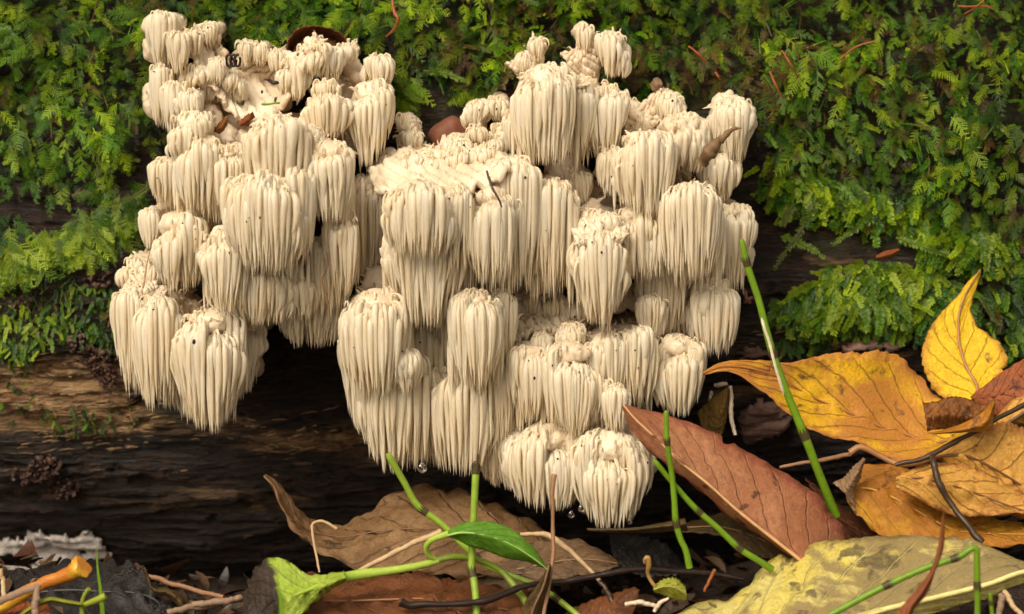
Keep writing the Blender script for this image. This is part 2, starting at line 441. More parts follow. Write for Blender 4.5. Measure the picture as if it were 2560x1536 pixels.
# extra flesh: px, py, radius px, depth y
FLESH = [(404,72,20,.014),(440,112,26,.018),(505,100,22,.012),(520,84,14,.012),(525,130,34,.014),(548,172,40,.016),(600,152,32,.018),(615,122,18,.016),(640,140,16,.022),(660,182,30,.020),
 (620,222,46,.020),(655,262,44,.014),(560,250,44,.016),(690,205,26,.018),(700,250,34,.010),(520,300,46,-.002),(600,300,40,.004),(560,345,40,-.010),(620,350,34,-.016),(500,240,30,.006),
 (720,150,26,.012),(770,140,34,.012),(770,105,16,.004),(790,90,12,.002),(805,104,12,.004),(850,150,28,.014),(880,170,30,.016),(868,112,16,.014),(890,195,22,.008),(930,190,32,.014),(880,240,40,.014),(830,300,50,.010),(880,350,40,.014),
 (1341,125,20,.014),(1330,152,26,.012),(1306,163,18,.014),(1282,160,10,.012),(1345,185,30,.006),(1338,108,10,.012),(1352,104,8,.012),
 (1463,92,12,.010),(1460,120,18,.010),(1480,150,34,.010),(1445,140,20,.012),(1470,185,36,.006),(1505,120,28,.010),(1525,108,22,.008),(1470,210,36,.0),(1420,140,12,.014),
 (1020,296,24,.020),(1034,300,18,.016),(1028,330,22,.014),(1015,352,24,.010),(1040,372,20,.002),(975,400,30,.004),(1005,415,38,-.006),(1060,415,40,-.018),(1110,412,40,-.022),(1165,410,40,-.022),(1215,402,40,-.020),(1080,385,28,-.012),(950,450,34,.002),(990,450,30,-.016),
 (1400,420,50,.016),(1440,460,60,.018),(1490,500,56,.014),(1530,545,46,.010),(1455,548,34,-.016),(1480,520,26,-.012),(1560,460,46,.012),(1580,320,30,.010),(1560,270,22,.012),(1575,262,16,.012),(1640,250,20,.012),(1505,430,24,.010),
 (355,682,38,.004),(332,690,24,.000),(372,660,26,.010),(395,705,36,-.004),(345,720,30,-.008),(470,790,46,.004),(440,780,30,-.002),(500,800,30,-.004),
 (940,700,38,-.014),(920,716,22,-.018),(960,712,24,-.018),(1300,770,44,.006),(1350,780,46,.000),(1400,782,46,-.006),(1440,790,34,-.010),(1285,830,40,-.004),(1310,800,28,-.010),(1370,764,26,-.010),(1260,790,24,.0),(1480,800,40,.004),
 (1575,735,36,.004),(1600,760,34,.0),(1545,760,30,.002),(1680,700,36,.006),(1720,770,30,.008),(1660,420,50,.014),(1700,480,50,.014),(1790,330,46,.014),(1750,330,40,.016),(1800,250,22,.008),(1825,235,13,.006),(1750,400,40,.014)]

SPIKES = [(1300,165,1266,157,.012),(1340,135,1338,96,.010),(1346,130,1370,116,.010),(1462,105,1457,66,.010),(1470,135,1404,133,.012),(610,135,612,106,.014),(625,140,652,106,.014),(518,90,536,58,.010),(505,84,497,64,.010),
 (700,165,690,126,.010),(790,104,779,70,.000),(800,104,824,94,.000),(868,118,873,86,.012),(1025,312,1010,286,.016),(1560,275,1569,252,.010),(1670,244,1654,226,.0),(1680,244,1694,234,.0),(1835,248,1796,236,.004),(1850,250,1892,292,-.004),
 (560,182,572,154,.012),(985,408,962,392,.0),(1110,408,1100,384,-.02),(1160,408,1172,384,-.02),(1065,400,1058,372,-.015),(340,690,318,672,-.002),(365,672,360,648,.004),(1300,765,1278,738,.002),(1340,770,1350,742,-.002),(1400,775,1412,750,-.008),(1440,785,1452,764,-.01),(1275,815,1250,800,-.004),(1520,560,1540,530,.0)]

def fungus_material(name, tintc, sss):
    t = NT(name)
    v = t.coord((1, 1, 1))
    n = t.noise(v, 60, 3, 0.5); n2 = t.noise(t.coord((1, 1, 0.12)), 900, 3, 0.6); n3 = t.noise(v, 400, 4, 0.6)
    c = t.mix(t.step(n, 0.38, 0.66), tintc[0], tintc[1])
    c = t.mix(t.math('MULTIPLY', t.step(n3, 0.58, 0.74), 0.48), c, tintc[2])
    t.set(Base_Color=c, Roughness=0.36, Specular_IOR_Level=0.42)
    t.bump(t.math('ADD', n2, t.math('MULTIPLY', n3, 0.6)), 0.0003, 0.6)
    t.translucent(t.mix(1.0, c, (1.0, 0.94, 0.84), 'MULTIPLY'), sss)
    return t.m
M_SPINE = fungus_material('spine_flesh', ((0.915, 0.845, 0.675), (0.945, 0.905, 0.785), (0.86, 0.73, 0.50)), 0.50)
M_FLESH = fungus_material('branch_flesh', ((0.78, 0.63, 0.45), (0.90, 0.80, 0.62), (0.55, 0.38, 0.22)), 0.2)

NRING, NSIDE = 11, 6
def spine_rings(root, sh_dir, shoulder, tip, rad, flat, lean, rs):
    """One spine: out over the crown, then straight down to a point. Returns the rings (NRING x NSIDE x 3)."""
    root, shoulder, tip = (np.asarray(a, float) for a in (root, shoulder, tip))
    ctrl = np.array([shoulder[0] * 0.75 + root[0] * 0.25, shoulder[1] * 0.75 + root[1] * 0.25, max(root[2], shoulder[2]) + 0.25 * abs(root[2] - shoulder[2]) + 0.0008])
    ta = np.linspace(0, 1, 5)[:, None]
    arc = (1 - ta) ** 2 * root + 2 * ta * (1 - ta) * ctrl + ta ** 2 * shoulder
    tb = np.array([.16, .34, .54, .72, .87, 1.0])[:, None]
    down = shoulder * (1 - tb) + tip * tb
    down[:, :2] += (np.sin(tb * math.pi) * 1.0) * np.asarray(lean)[None]
    P = np.concatenate([arc, down])
    R = rad * np.array([.40, .50, .62, .78, .94, 1.0, .94, .78, .54, .26, .01])
    T = norm(np.gradient(P, axis=0))
    B = np.cross(sh_dir, (0, 0, 1.0)); B = B / (np.linalg.norm(B) + 1e-9)
    N = np.cross(T, B)
    a = np.linspace(0, 2 * math.pi, NSIDE, endpoint=False) + rs
    return P[:, None] + R[:, None, None] * (np.cos(a)[None, :, None] * N[:, None] + flat * np.sin(a)[None, :, None] * B[None, None])

_q = [(i*NSIDE + j, (i+1)*NSIDE + j, (i+1)*NSIDE + (j+1) % NSIDE, i*NSIDE + (j+1) % NSIDE) for i in range(NRING - 1) for j in range(NSIDE)]
SPINE_F = np.array(_q)

def build_fungus():
    base = at(1180, 700, 0.04)
    root = thing('tooth_fungus', base, 'large creamy white tooth fungus with hanging icicle spines on the log', 'mushroom')
    flesh_V, flesh_F, nf = [], [], 0
    iv, iF = ico(2)
    def blob(c, r):
        nonlocal nf
        flesh_V.append(iv * np.asarray(r) + np.asarray(c)); flesh_F.extend([tuple(i + nf for i in f) for f in iF]); nf += len(iv)
    for x0, y0, x1, y1, dy in SPIKES:
        for q in range(7):
            f = q / 6; m = (11 * (1 - f) + 3.2 * f) * S
            blob(at(x0 + (x1 - x0) * f, y0 + (y1 - y0) * f, dy), (m, m, m))
    for px, py, r, y in FLESH:
        m = r * 0.86 * S
        blob(at(px, py, y + 0.004), (m, m * 0.85, m))
    def covered(x, yv, d=22):
        near = [t2 for t2 in TUFTS if abs(x - t2[0]) < t2[2] + d and t2[1] + 26 < yv < t2[3] - max(60, .3 * (t2[3] - t2[1]))]
        if any(abs(x - t2[0]) < t2[2] * 0.5 for t2 in near): return True
        return any(t2[0] < x for t2 in near) and any(t2[0] > x for t2 in near)
    for gx in range(290, 1900, 34):          # the mass of flesh the tufts grow from
        for gy in range(60, 1300, 34):
            qx, qy = gx + random.uniform(-9, 9), gy + random.uniform(-9, 9)
            if not covered(qx, qy): continue
            near = [t2[4] for t2 in TUFTS if abs(qx - t2[0]) < t2[2] + 30 and t2[1] < qy < t2[3]]
            yy = min(0.022, max(near) + 0.012)
            m = random.uniform(24, 34) * S
            for w in (yy, (yy + 0.045) / 2): blob(at(qx, qy, w), (m, m * 1.1, m))
    spines = []      # (score, tuft index, rings)
    tufts = []
    def wide(T):        # tufts with neighbours on both sides have grown together
        sd = [t2[0] - T[0] for t2 in TUFTS if t2 is not T and min(t2[3], T[3]) - max(t2[1], T[1]) > 40 and abs(t2[0] - T[0]) < t2[2] + T[2] + 45 and abs(t2[0] - T[0]) > 12]
        return 1.22 if any(d > 0 for d in sd) and any(d < 0 for d in sd) else 1.09
    MORE = []
    for ti, T in enumerate(TUFTS):
        cx, top, hw, tip, y = T[:5]; L = tip - top
        if L < 130 or hw < 26: continue
        for q in range(6 if hw > 44 else 4):
            ox = random.choice((-1, 1)) * random.uniform(.35, 1.35) * hw; f = random.uniform(.06, .50)
            w = hw * random.uniform(.38, .6); t2 = top + f * L; e2 = min(tip - random.uniform(-8, 40), t2 + L * random.uniform(.45, .8))
            x2 = cx + ox
            edge = not (covered(x2 - w, t2 + 30) and covered(x2 + w, t2 + 30) and covered(x2, e2 - 20, 10))
            if edge: continue
            MORE.append((x2, t2, w, e2, y + random.uniform(-.001, .011)))
    for ti, T in enumerate(TUFTS + MORE):
        cx, top, hw, tip, y = T[:5]
        L = tip - top
        tl, tr = (T[5], T[6]) if len(T) > 5 else (tip - 0.16 * L, tip - 0.16 * L)
        c0 = at(cx, top, y); a = hw * wide(T) * S; b = min(a * 0.85, 0.0115)
        dome = min(0.70 * a, 0.30 * L * S)
        zt = c0[2]
        ztip = lambda u: at(cx, (tip if abs(u) < .35 else tip + (abs(u) - .35) / .65 * ((tl if u < 0 else tr) - tip)), y)[2]
        # the crown's own flesh and the branch that carries it
        blob((c0[0], c0[1] + b * 0.3, zt - dome * 0.62), (a * 0.66, b * 0.8, dome * 0.58))
        k = 5
        for q in range(1, k + 1):
            f = q / k
            yy = c0[1] * (1 - f) + 0.048 * f
            blob((c0[0], yy, zt - dome * (0.7 + 0.9 * f)), (a * (0.72 + 0.1 * f), max(0.006, (0.05 - c0[1]) / k), dome * 0.55 + 0.002 * f))
        if L > 150:      # a core that stops the light between the hanging spines
            zc = 0.5 * (zt - dome) + 0.5 * ztip(0)
            blob((c0[0], c0[1] + b * 0.5, 0.66 * (zt - dome) + 0.34 * ztip(0)), (a * 0.5, b * 0.45, 0.30 * (zt - ztip(0))))
        sp = (9.6 if hw > 60 else 9.0 if hw > 30 else 7.8) * S
        sp *= random.uniform(0.88, 1.12)
        rings_n = max(2, int(round(min(a, b * 1.6) / sp)))
        # a tuft is several bundles that grew together: each has its own small crown, length and point
        nb = max(2, int(hw / 14)) if hw > 24 else 1
        bund = []; curtain = 1 if (hw > 24 and random.random() < 0.72) else 0; slope = random.uniform(-.3, .3)
        for q in range(nb):
            ph = (q + random.uniform(-.3, .3)) / nb * 2 * math.pi + ti
            r = random.uniform(0.42, 0.68) if nb > 1 else 0
            bund.append((c0[0] + r * a * math.cos(ph), c0[1] + r * b * math.sin(ph), (0.0 if q == 0 else random.uniform(0.0, 1.0) * dome), random.uniform(0, 0.24), random.uniform(0.1, 0.6)))
        for ri in range(rings_n):
            rho = 1.0 - ri * (0.86 / rings_n)
            per = math.pi * (3 * (a + b) - math.sqrt((3*a + b) * (a + 3*b))) * rho
            cnt = max(4, int(per / sp))
            for q in range(cnt):
                ph = (q + random.uniform(-.45, .45)) / cnt * 2 * math.pi + ri * 0.7
                cu, cv = math.cos(ph), math.sin(ph)
                rr = rho * random.uniform(0.88, 1.07)
                rad = sp * random.uniform(0.46, 0.70)
                if random.random() < 0.22: rad *= random.uniform(1.2, 1.6)
                shx, shy = c0[0] + rr * a * cu * 0.98, c0[1] + rr * b * cv
                bx, by, bz, bs, pull = min(bund, key=lambda g: ((g[0] - shx) / a) ** 2 + ((g[1] - shy) / b) ** 2)
                shz = zt - dome * (0.26 + 0.70 * rr ** 2.2) * random.uniform(0.55, 1.25) - max(bz, -0.15 * dome)
                if curtain > 0:        # combed forward over the edge of the branch
                    shz = zt - dome * (0.22 + 0.45 * abs(rr * cu) ** 2.4 + 0.35 * rr) * random.uniform(0.55, 1.3) - max(bz, -0.15 * dome) + slope * (shx - c0[0])
                    rt = np.array([c0[0] + (shx - c0[0]) * random.uniform(0.55, 0.98) + (bx - shx) * random.uniform(0, .3), shy + b * random.uniform(0.25, 0.9) * (0.4 + 0.6 * max(0, -cv)), 0])
                    rt[2] = shz + dome * random.uniform(0.02, 0.30)
                else:
                    rm = random.uniform(0.10, 0.55); r0 = rr * random.uniform(0.3, 0.75)
                    rt = np.array([c0[0] + r0 * a * cu, c0[1] + r0 * b * cv + 0.35 * b, 0]) * (1 - rm) + np.array([bx, by + 0.35 * b, 0]) * rm
                    rt[2] = zt - dome * (0.08 + 0.30 * r0) - random.uniform(0, .22) * dome - max(bz, 0) * 0.8
                u = rr * cu
                zb = ztip(u)
                full = shz - zb
                short = random.random() ** 1.6 * 0.26 + bs * (1.0 if ri == 0 else .6 if ri == 1 else .15) + (0.22 * random.random() if ri == 0 else 0.10 * random.random() if ri == 1 else 0.0) * max(0, -cv)
                if random.random() < 0.10: short += random.uniform(0.1, 0.35)
                length = max(full * (1 - min(short, 0.75)), 0.004)
                tp = [shx - 0.08 * a * u + random.uniform(-.4, .4) * sp, shy - 0.06 * b * cv + random.uniform(-.3, .3) * sp, shz - length]
                tp[0] += (bx - tp[0]) * pull * 0.5; tp[1] += (by - tp[1]) * pull * 0.3
                lean = np.array([cu * a, cv * b]) * random.uniform(0.0, 0.10) + RNG.normal(0, 0.14, 2) * sp
                rg = spine_rings(rt, (cu, cv + 1e-3, 0), (shx, shy, shz), tp, rad, random.uniform(0.85, 1.5) if rad > sp * .5 else 1.0, lean, random.random())
                score = -9
                if cv < -0.30 and ri == 0: score = length * (0.6 - cv * 0.4) * rad / sp - 0.25 * (c0[1] + 0.03)
                spines.append((score, ti, rg))
        # thinner spines further in, between this tuft and its neighbours
        if L > 110 and ti < len(TUFTS):
            for q in range(int(hw * 1.7)):
                ex = cx + random.uniform(-1.35, 1.35) * hw; ey = top + random.uniform(0.28, 0.62) * L
                el = min(random.uniform(0.3, 0.6) * L, tip + 14 - ey)
                if not any(abs(ex - t2[0]) < t2[2] * 0.96 and t2[1] - 10 < ey + el < t2[3] - 22 and t2[4] < y + 0.03 for t2 in TUFTS): continue
                if not covered(ex, ey): continue
                p0 = at(ex, ey, y + random.uniform(0.003, 0.013))
                sx = random.choice((-1, 1)) * random.uniform(.3, 1)
                spines.append((-9, ti, spine_rings(p0 + (0, 0.004, 0.003), (sx, -1, 0), p0 + (0, 0, -0.001), p0 + (0, 0, -el * S), 5.6 * S * random.uniform(.8, 1.2), 1.0, RNG.normal(0, .12, 2) * sp, random.random())))
        # tuft: knobbly crown with little hooked spines that did not hang
        mb = MB()
        V = iv * np.array([a * 0.42, b * 0.5, dome * 0.28]) + np.array([0.5 * (c0[0] + bund[0][0]), c0[1] + b * .3, zt - dome * 0.50])
        V = V + norm(iv) * (0.0022 * fbm(V[:, 0] * 420, V[:, 1] * 500, V[:, 2] * 500, 2))[:, None]
        mb.add(V, iF)
        for q in range(int(6 + hw / 5)):
            ph = random.uniform(0, 2 * math.pi); r = random.uniform(0.0, 0.85)
            p = np.array([c0[0] + r * a * math.cos(ph), c0[1] + r * b * math.sin(ph), zt - dome * (0.16 + 0.55 * r * r)])
            h = random.uniform(4, 17) * S; o = random.uniform(4, 15) * S
            ph += random.uniform(-.8, .8)
            dx, dy = math.cos(ph) * o, math.sin(ph) * o
            p = p - np.array([0, 0, dome * .1]); pts = spline([p - (0, 0, h * .4), p + (dx * .15, dy * .15, h * .6), p + (dx * .6, dy * .6, h * .95), p + (dx * 1.1, dy * 1.1, h * .45), p + (dx * 1.25, dy * 1.25, -h * .5)], 8)
            mb.tube(pts, random.uniform(1.8, 3.8) * S * np.array([1.3, 1.1, 1, .95, .9, .8, .6, .25]), 5)
        tufts.append((mb, c0 - (0, 0, dome * 0.4)))
    # the curtain of thinner spines further back that closes the gaps between the tufts
    BARE = ((478, 60, 722, 330), (925, 280, 1275, 452), (1330, 395, 1420, 440), (1262, 730, 1462, 846), (300, 640, 415, 735))
    for gx in range(300, 1880, 9):
        for gy in range(120, 1240, 52):
            ex, ey = gx + random.uniform(-5, 5), gy + random.uniform(-24, 24); el = random.uniform(80, 165)
            if any(b[0] < ex < b[2] and b[1] < ey < b[3] for b in BARE): continue
            if not (covered(ex, ey, 16) and covered(ex, ey + el * .55, 16)): continue
            near = [t2 for t2 in TUFTS if abs(ex - t2[0]) < t2[2] + 40 and t2[1] < ey < t2[3]]
            if not near: continue
            lim = max(t2[3] for t2 in near if abs(ex - t2[0]) < t2[2] + 18) if any(abs(ex - t2[0]) < t2[2] + 18 for t2 in near) else ey + el
            el = min(el, lim + 4 - ey)
            if el < 40: continue
            yy = min(t2[4] for t2 in near if abs(ex - t2[0]) < t2[2] + 40) * .5 + max(t2[4] for t2 in near) * .5 + random.uniform(.000, .012)
            p0 = at(ex, ey, min(yy, .018))
            spines.append((-9, 0, spine_rings(p0 + (0, .004, .003), (random.uniform(-.5, .5), -1, 0), p0 + (0, 0, -.001), p0 + (random.uniform(-3, 3) * S, 0, -el * S), random.uniform(4.6, 7.2) * S, 1.0, RNG.normal(0, .1, 2) * 10 * S, random.random())))
    tuft_objs = []
    for mb, c in tufts:
        o = mb.build('tuft', M_SPINE, root, origin=c); o.location = c - base; tuft_objs.append(o)
    order = sorted(range(len(spines)), key=lambda i: -spines[i][0])
    per, chosen = {}, set()
    for i in order:
        ti = spines[i][1]
        if spines[i][0] < -5: break
        if per.get(ti, 0) >= 5 or len(chosen) >= 300: continue
        per[ti] = per.get(ti, 0) + 1; chosen.add(i)
    rest = [spines[i][2].reshape(-1, 3) for i in range(len(spines)) if i not in chosen]
    for i in chosen:
        rg, ti = spines[i][2], spines[i][1]
        og = rg[0].mean(0)
        me = mesh_from('spine', rg.reshape(-1, 3) - og, SPINE_F)
        o = obj('spine', me, M_SPINE, tuft_objs[ti]); o.location = og - tufts[ti][1]
    k = NRING * NSIDE
    F = (SPINE_F[None] + (np.arange(len(rest)) * k)[:, None, None]).reshape(-1, 4)
    o = obj('spine_fringe', mesh_from('spine_fringe', np.concatenate(rest) - base, F), M_SPINE, root); o['kind'] = 'stuff'
    # the branching body: everything fused into one lumpy mass
    me = mesh_from('flesh_body', np.concatenate(flesh_V) - base, flesh_F)
    o = obj('flesh_body', me, M_FLESH, root)
    md = o.modifiers.new('fuse', 'REMESH'); md.mode = 'VOXEL'; md.voxel_size = 0.0009; md.use_smooth_shade = True
    sm = o.modifiers.new('soften', 'SMOOTH'); sm.factor = 0.5; sm.iterations = 26
    dg = bpy.context.evaluated_depsgraph_get()
    me2 = bpy.data.meshes.new_from_object(o.evaluated_get(dg))
    o.modifiers.clear(); o.data = me2; me2.name = 'flesh_body'
    n = len(me2.vertices); co = np.empty(n * 3, np.float32); me2.vertices.foreach_get('co', co); co = co.reshape(-1, 3).astype(float)
    no = np.empty(n * 3, np.float32); me2.vertices.foreach_get('normal', no); no = no.reshape(-1, 3)
    f = lambda k, o, q=0.0: fbm(co[:, 0] * k + q, co[:, 1] * k, co[:, 2] * k, o)
    d = 0.0022 * f(70, 3) - 0.0022 * np.abs(f(190, 3, 9)) - 0.0012 * np.abs(f(420, 2, 4)) + 0.0010
    me2.vertices.foreach_set('co', (co + no * d[:, None]).astype(np.float32).ravel()); me2.update()
    me2.polygons.foreach_set('use_smooth', np.ones(len(me2.polygons), bool))
    co = co + no * d[:, None]
    vis = np.where((no[:, 1] < 0.25) & (no[:, 2] > -0.45))[0]
    pos = co + base; px, py = to_px(pos)
    ok = np.zeros(len(co), bool)
    for fx, fy, fr, fy_ in FLESH: ok |= (np.abs(px - fx) < fr * 1.5) & (np.abs(py - fy) < fr * 1.5)
    vis = vis[ok[vis]]; fr = MB()
    for i in RNG.choice(vis, 1500, replace=False):
        nn = norm(no[i] + RNG.normal(0, .35, 3)); h = random.uniform(4, 18) * S
        sidev = norm(np.cross(nn, RNG.normal(0, 1, 3))); P = co[i]
        q = [P - nn * h * .5, P + nn * h * .5, P + nn * h + sidev * h * .3, P + nn * h * .8 + sidev * h * .9 - (0, 0, h * .3)]
        if random.random() < .5: q[3] = P + nn * h * 1.5 + sidev * h * .2 - (0, 0, h * .2)
        fr.tube(spline(q, 5), np.array([1.5, 1.1, .9, .7, .2]) * random.uniform(2.2, 4.2) * S, 5, cap=False)
    fo = fr.build('flesh_frill', M_FLESH, root); fo['kind'] = 'stuff'
    print('spines', len(spines), 'chosen', len(chosen), 'tufts', len(tuft_objs), 'flesh faces', len(me2.polygons))
    return root, spines
fungus, SPINES = build_fungus()
FUNGUS_LOC = np.array(fungus.location)
# ---------------------------------------------------------------- moss
def frond_template(rs, kind):
    """A moss frond lying along +X, length 1, upper side +Z. Triangles only."""
    V, F = [], []
    def tri(a, b, c):
        k = len(V); V.extend([a, b, c]); F.append((k, k + 1, k + 2))
    def axis(x): return np.array([x, 0.03 * math.sin(4 * x + rs.uniform(0, .01)), 0.10 * x - bend * x * x])
    bend = rs.uniform(0.12, 0.40)
    def strip(p0, p1, w0, w1, up):
        d = norm(p1 - p0); s = np.cross(up, d)
        tri(p0 - s * w0, p1 - s * w1, p1 + s * w1); tri(p0 - s * w0, p1 + s * w1, p0 + s * w0)
    up = np.array([0, 0, 1.0])
    if kind == 'feather':
        for k in range(5): strip(axis(k / 5), axis((k + 1) / 5), .014 - .002 * k, .012 - .002 * k, up)
        np_ = int(rs.integers(10, 14)); wide = rs.uniform(0.24, 0.46)
        for i in range(np_):
            s = 0.10 + 0.86 * i / np_
            for side in (-1, 1):
                if rs.random() < .14: continue
                ss = s + (0.03 if side > 0 else 0)
                L = wide * min(1, 0.45 + ss * 2.2) * (1 - ss) ** 0.72 * rs.uniform(.8, 1.1) + 0.05
                an = math.radians(rs.uniform(42, 60)) * side
                d = np.array([math.cos(an), math.sin(an), rs.uniform(-.16, .10)]); d = norm(d)
                p0 = axis(ss); q = lambda t: p0 + d * L * t + np.array([0, 0, -0.16 * L * t * t])
                strip(q(0), q(.55), .012, .010, up); strip(q(.55), q(1.0), .010, .003, up)
                nl = max(2, int(L / 0.055))
                for j in range(nl):
                    t = (j + .5) / nl
                    l = (0.085 * (1 - 0.55 * t)) * rs.uniform(.75, 1.15) * (0.55 + 0.45 * wide / .45)
                    for sd in (-1, 1):
                        a2 = an + sd * math.radians(48)
                        e = np.array([math.cos(a2), math.sin(a2), rs.uniform(-.25, .15)])
                        pb = q(t); w = d * 0.0135
                        tri(pb - w, pb + e * l, pb + w)
    elif kind == 'leafy':          # upright shoots set with small pointed oval leaves
        for k in range(4): strip(axis(k / 4), axis((k + 1) / 4), .014, .010, up)
        n = int(rs.integers(13, 18))
        for i in range(n):
            s = 0.06 + 0.92 * i / n
            for side in (-1, 1):
                L = (0.24 * (1 - 0.45 * s)) * rs.uniform(.8, 1.15); an = math.radians(rs.uniform(38, 66)) * side
                d = norm(np.array([math.cos(an), math.sin(an), rs.uniform(-.1, .55)])); p0 = axis(s)
                sv = norm(np.cross(up, d)) * L * 0.26; m = p0 + d * L * .5 + np.array([0, 0, .03 * L])
                e = p0 + d * L + np.array([0, 0, -.10 * L])
                k = len(V); V.extend([p0, m - sv, e, m + sv]); F.append((k, k + 1, k + 2)); F.append((k, k + 2, k + 3))
    else:                          # string-like creeping shoots
        for k in range(6): strip(axis(k / 6), axis((k + 1) / 6), .020, .018, up)
        for i in range(26):
            s = 0.02 + 0.96 * i / 26; side = (-1, 1)[i % 2]
            an = math.radians(rs.uniform(25, 45)) * side; L = 0.075 * rs.uniform(.8, 1.2)
            d = np.array([math.cos(an), math.sin(an), rs.uniform(-.1, .5)]); p0 = axis(s)
            tri(p0 - np.array([.02, 0, 0]), p0 + d * L, p0 + np.array([.02, 0, 0]))
    return np.array(V), np.array(F, np.int32)

_rs = np.random.default_rng(5)
FRONDS = {k: [frond_template(_rs, k) for _ in range(n)] for k, n in (('feather', 16), ('leafy', 10), ('string', 8))}

def moss_material():
    t = NT('moss_leaf')
    c = t.new('ShaderNodeAttribute', attribute_name='leaf_colour').outputs['Color']
    t.set(Base_Color=c, Roughness=0.42, Specular_IOR_Level=0.35)
    t.translucent(t.mix(1.0, c, (1.25, 1.25, 0.55), 'MULTIPLY'), 0.38)
    return t.m
M_MOSS = moss_material()

def frames(ax, nrm):
    ax = norm(ax); z = norm(nrm - (nrm * ax).sum(-1, keepdims=True) * ax); y = np.cross(z, ax)
    return np.stack([ax, y, z], 1)           # rows: local axes in world

PAL = np.array([(0.094, 0.190, 0.006), (0.195, 0.285, 0.008), (0.046, 0.122, 0.006), (0.022, 0.066, 0.006), (0.290, 0.390, 0.014), (0.125, 0.095, 0.018), (0.085, 0.044, 0.014)])

def scatter(pos, ax, nrm, size, kind, col, tip=0.35):
    """One joined mesh of many fronds: positions, axis directions, normals, lengths, colours."""
    tmpl = FRONDS[kind]; Vs, Fs, Cs, off = [], [], [], 0
    pick = RNG.integers(0, len(tmpl), len(pos)); M = frames(ax, nrm)
    wid = RNG.uniform(0.75, 1.2, len(pos))
    for k, (tv, tf) in enumerate(tmpl):
        idx = np.where(pick == k)[0]
        if not len(idx): continue
        loc = tv[None] * np.stack([np.ones(len(idx)), wid[idx], wid[idx]], -1)[:, None]
        W = np.einsum('nvi,nij->nvj', loc, M[idx]) * size[idx][:, None, None] + pos[idx][:, None]
        Vs.append(W.reshape(-1, 3))
        g = 1 + tip * (tv[:, 0] - 0.5)       # young tips are paler than old bases
        Cs.append((col[idx][:, None] * g[None, :, None]).reshape(-1, 3))
        Fs.append((tf[None] + (np.arange(len(idx)) * len(tv))[:, None, None]).reshape(-1, 3) + off); off += len(idx) * len(tv)
    return np.concatenate(Vs), np.concatenate(Fs), np.clip(np.concatenate(Cs), 0.002, 1)

def moss_mesh(name, parts):
    V, F, C, off = [], [], [], 0
    for v, f, c in parts:
        V.append(v); F.append(f + off); C.append(c); off += len(v)
    V = np.concatenate(V); F = np.concatenate(F); C = np.concatenate(C)
    me = mesh_from(name, V, F, smooth=False)
    at_ = me.color_attributes.new('leaf_colour', 'FLOAT_COLOR', 'POINT')
    at_.data.foreach_set('color', np.concatenate([C, np.ones((len(C), 1))], 1).astype(np.float32).ravel())
    return me

def log_frame(x, an):
    n = np.stack([np.zeros_like(an), -np.cos(an), np.sin(an)], -1)
    down = np.stack([np.zeros_like(an), -np.sin(an), -np.cos(an)], -1)
    return n, down

def interp(x, pts):
    pts = np.array(pts, float); return np.interp(x, pts[:, 0], pts[:, 1])

# lower rim of the thick moss carpet, in the photograph's pixels
RIM_L = [(-2600, 560), (-300, 480), (0, 440), (120, 500), (260, 470), (350, 400), (420, 330), (520, 150), (700, 110), (900, 150), (960, 330), (985, 240), (1040, 190)]
RIM_R = [(1040, 190), (1120, 205), (1250, 195), (1330, 160), (1480, 140), (1560, 200), (1620, 215), (1700, 230), (1780, 220), (1900, 330), (1960, 470), (2100, 490), (2250, 470), (2360, 560), (2440, 640), (2560, 720), (2900, 700), (4600, 640)]

def carpet(n, x0, x1, rim, kind, smin, smax, pal_w, lift, layer):
    px = RNG.uniform(x0, x1, n)
    rm = interp(px, rim) + 34 * vnoise(px / 70.0, 3.1, layer)
    py = rm - (RNG.random(n) ** 0.85) * (rm + 330)
    px, py, rm = px, py, rm
    x, an = log_hit(px, py)
    n_, d_ = log_frame(x, an)
    thick = 0.003 + 0.014 * np.clip((rm - py) / 180.0, 0, 1)
    cush = 0.5 + 0.5 * vnoise(px / 95.0, py / 80.0, 6.6)
    pos = log_pt(x, an, 0) + n_ * (thick * (0.25 + 0.75 * cush) * lift)[:, None]
    a = RNG.normal(0, 0.75, n) + 0.5 * vnoise(px / 160.0, py / 160.0, 1.5)
    side = np.zeros_like(n_); side[:, 0] = 1
    ax = d_ * np.cos(a)[:, None] + side * np.sin(a)[:, None] + n_ * RNG.uniform(0.15, 0.95, n)[:, None]
    nr = n_ * 1.0 + RNG.normal(0, 0.35, (n, 3)) - d_ * 0.35
    size = RNG.uniform(smin, smax, n) * S * (0.75 + 0.5 * cush)
    tone = np.clip(0.45 + 0.75 * vnoise(px / 130.0, py / 110.0, 9.9), 0, 1)
    w = np.array(pal_w, float)
    ci = RNG.choice(len(PAL), n, p=w / w.sum())
    col = PAL[ci] * (0.30 if lift < 0.6 else 1.0) * (0.42 + 0.85 * tone + 0.35 * cush)[:, None] * RNG.uniform(.75, 1.25, n)[:, None]  # shade put into the colour: under-layer fronds and hollows are darkened
    return pos, ax, nr, size, kind, col, px, py

def brown_zone(px, py, col):
    """Old brown moss: the belt over the right half, just above the fungus."""
    m = np.clip(np.exp(-(((px - 1780) / 330) ** 2 + ((py - 190) / 110) ** 2)) + 0.6 * np.exp(-(((px - 1250) / 220) ** 2 + ((py - 110) / 90) ** 2)) + 0.5 * np.exp(-(((px - 2300) / 150) ** 2 + ((py - 200) / 120) ** 2)) + .35 * np.exp(-(((px - 330) / 120) ** 2 + ((py - 40) / 60) ** 2)), 0, 1)
    hit = RNG.random(len(px)) < 0.62 * m
    col = col.copy(); col[hit] = PAL[RNG.choice([5, 6, 5], hit.sum())] * RNG.uniform(.6, 1.3, hit.sum())[:, None]
    return col

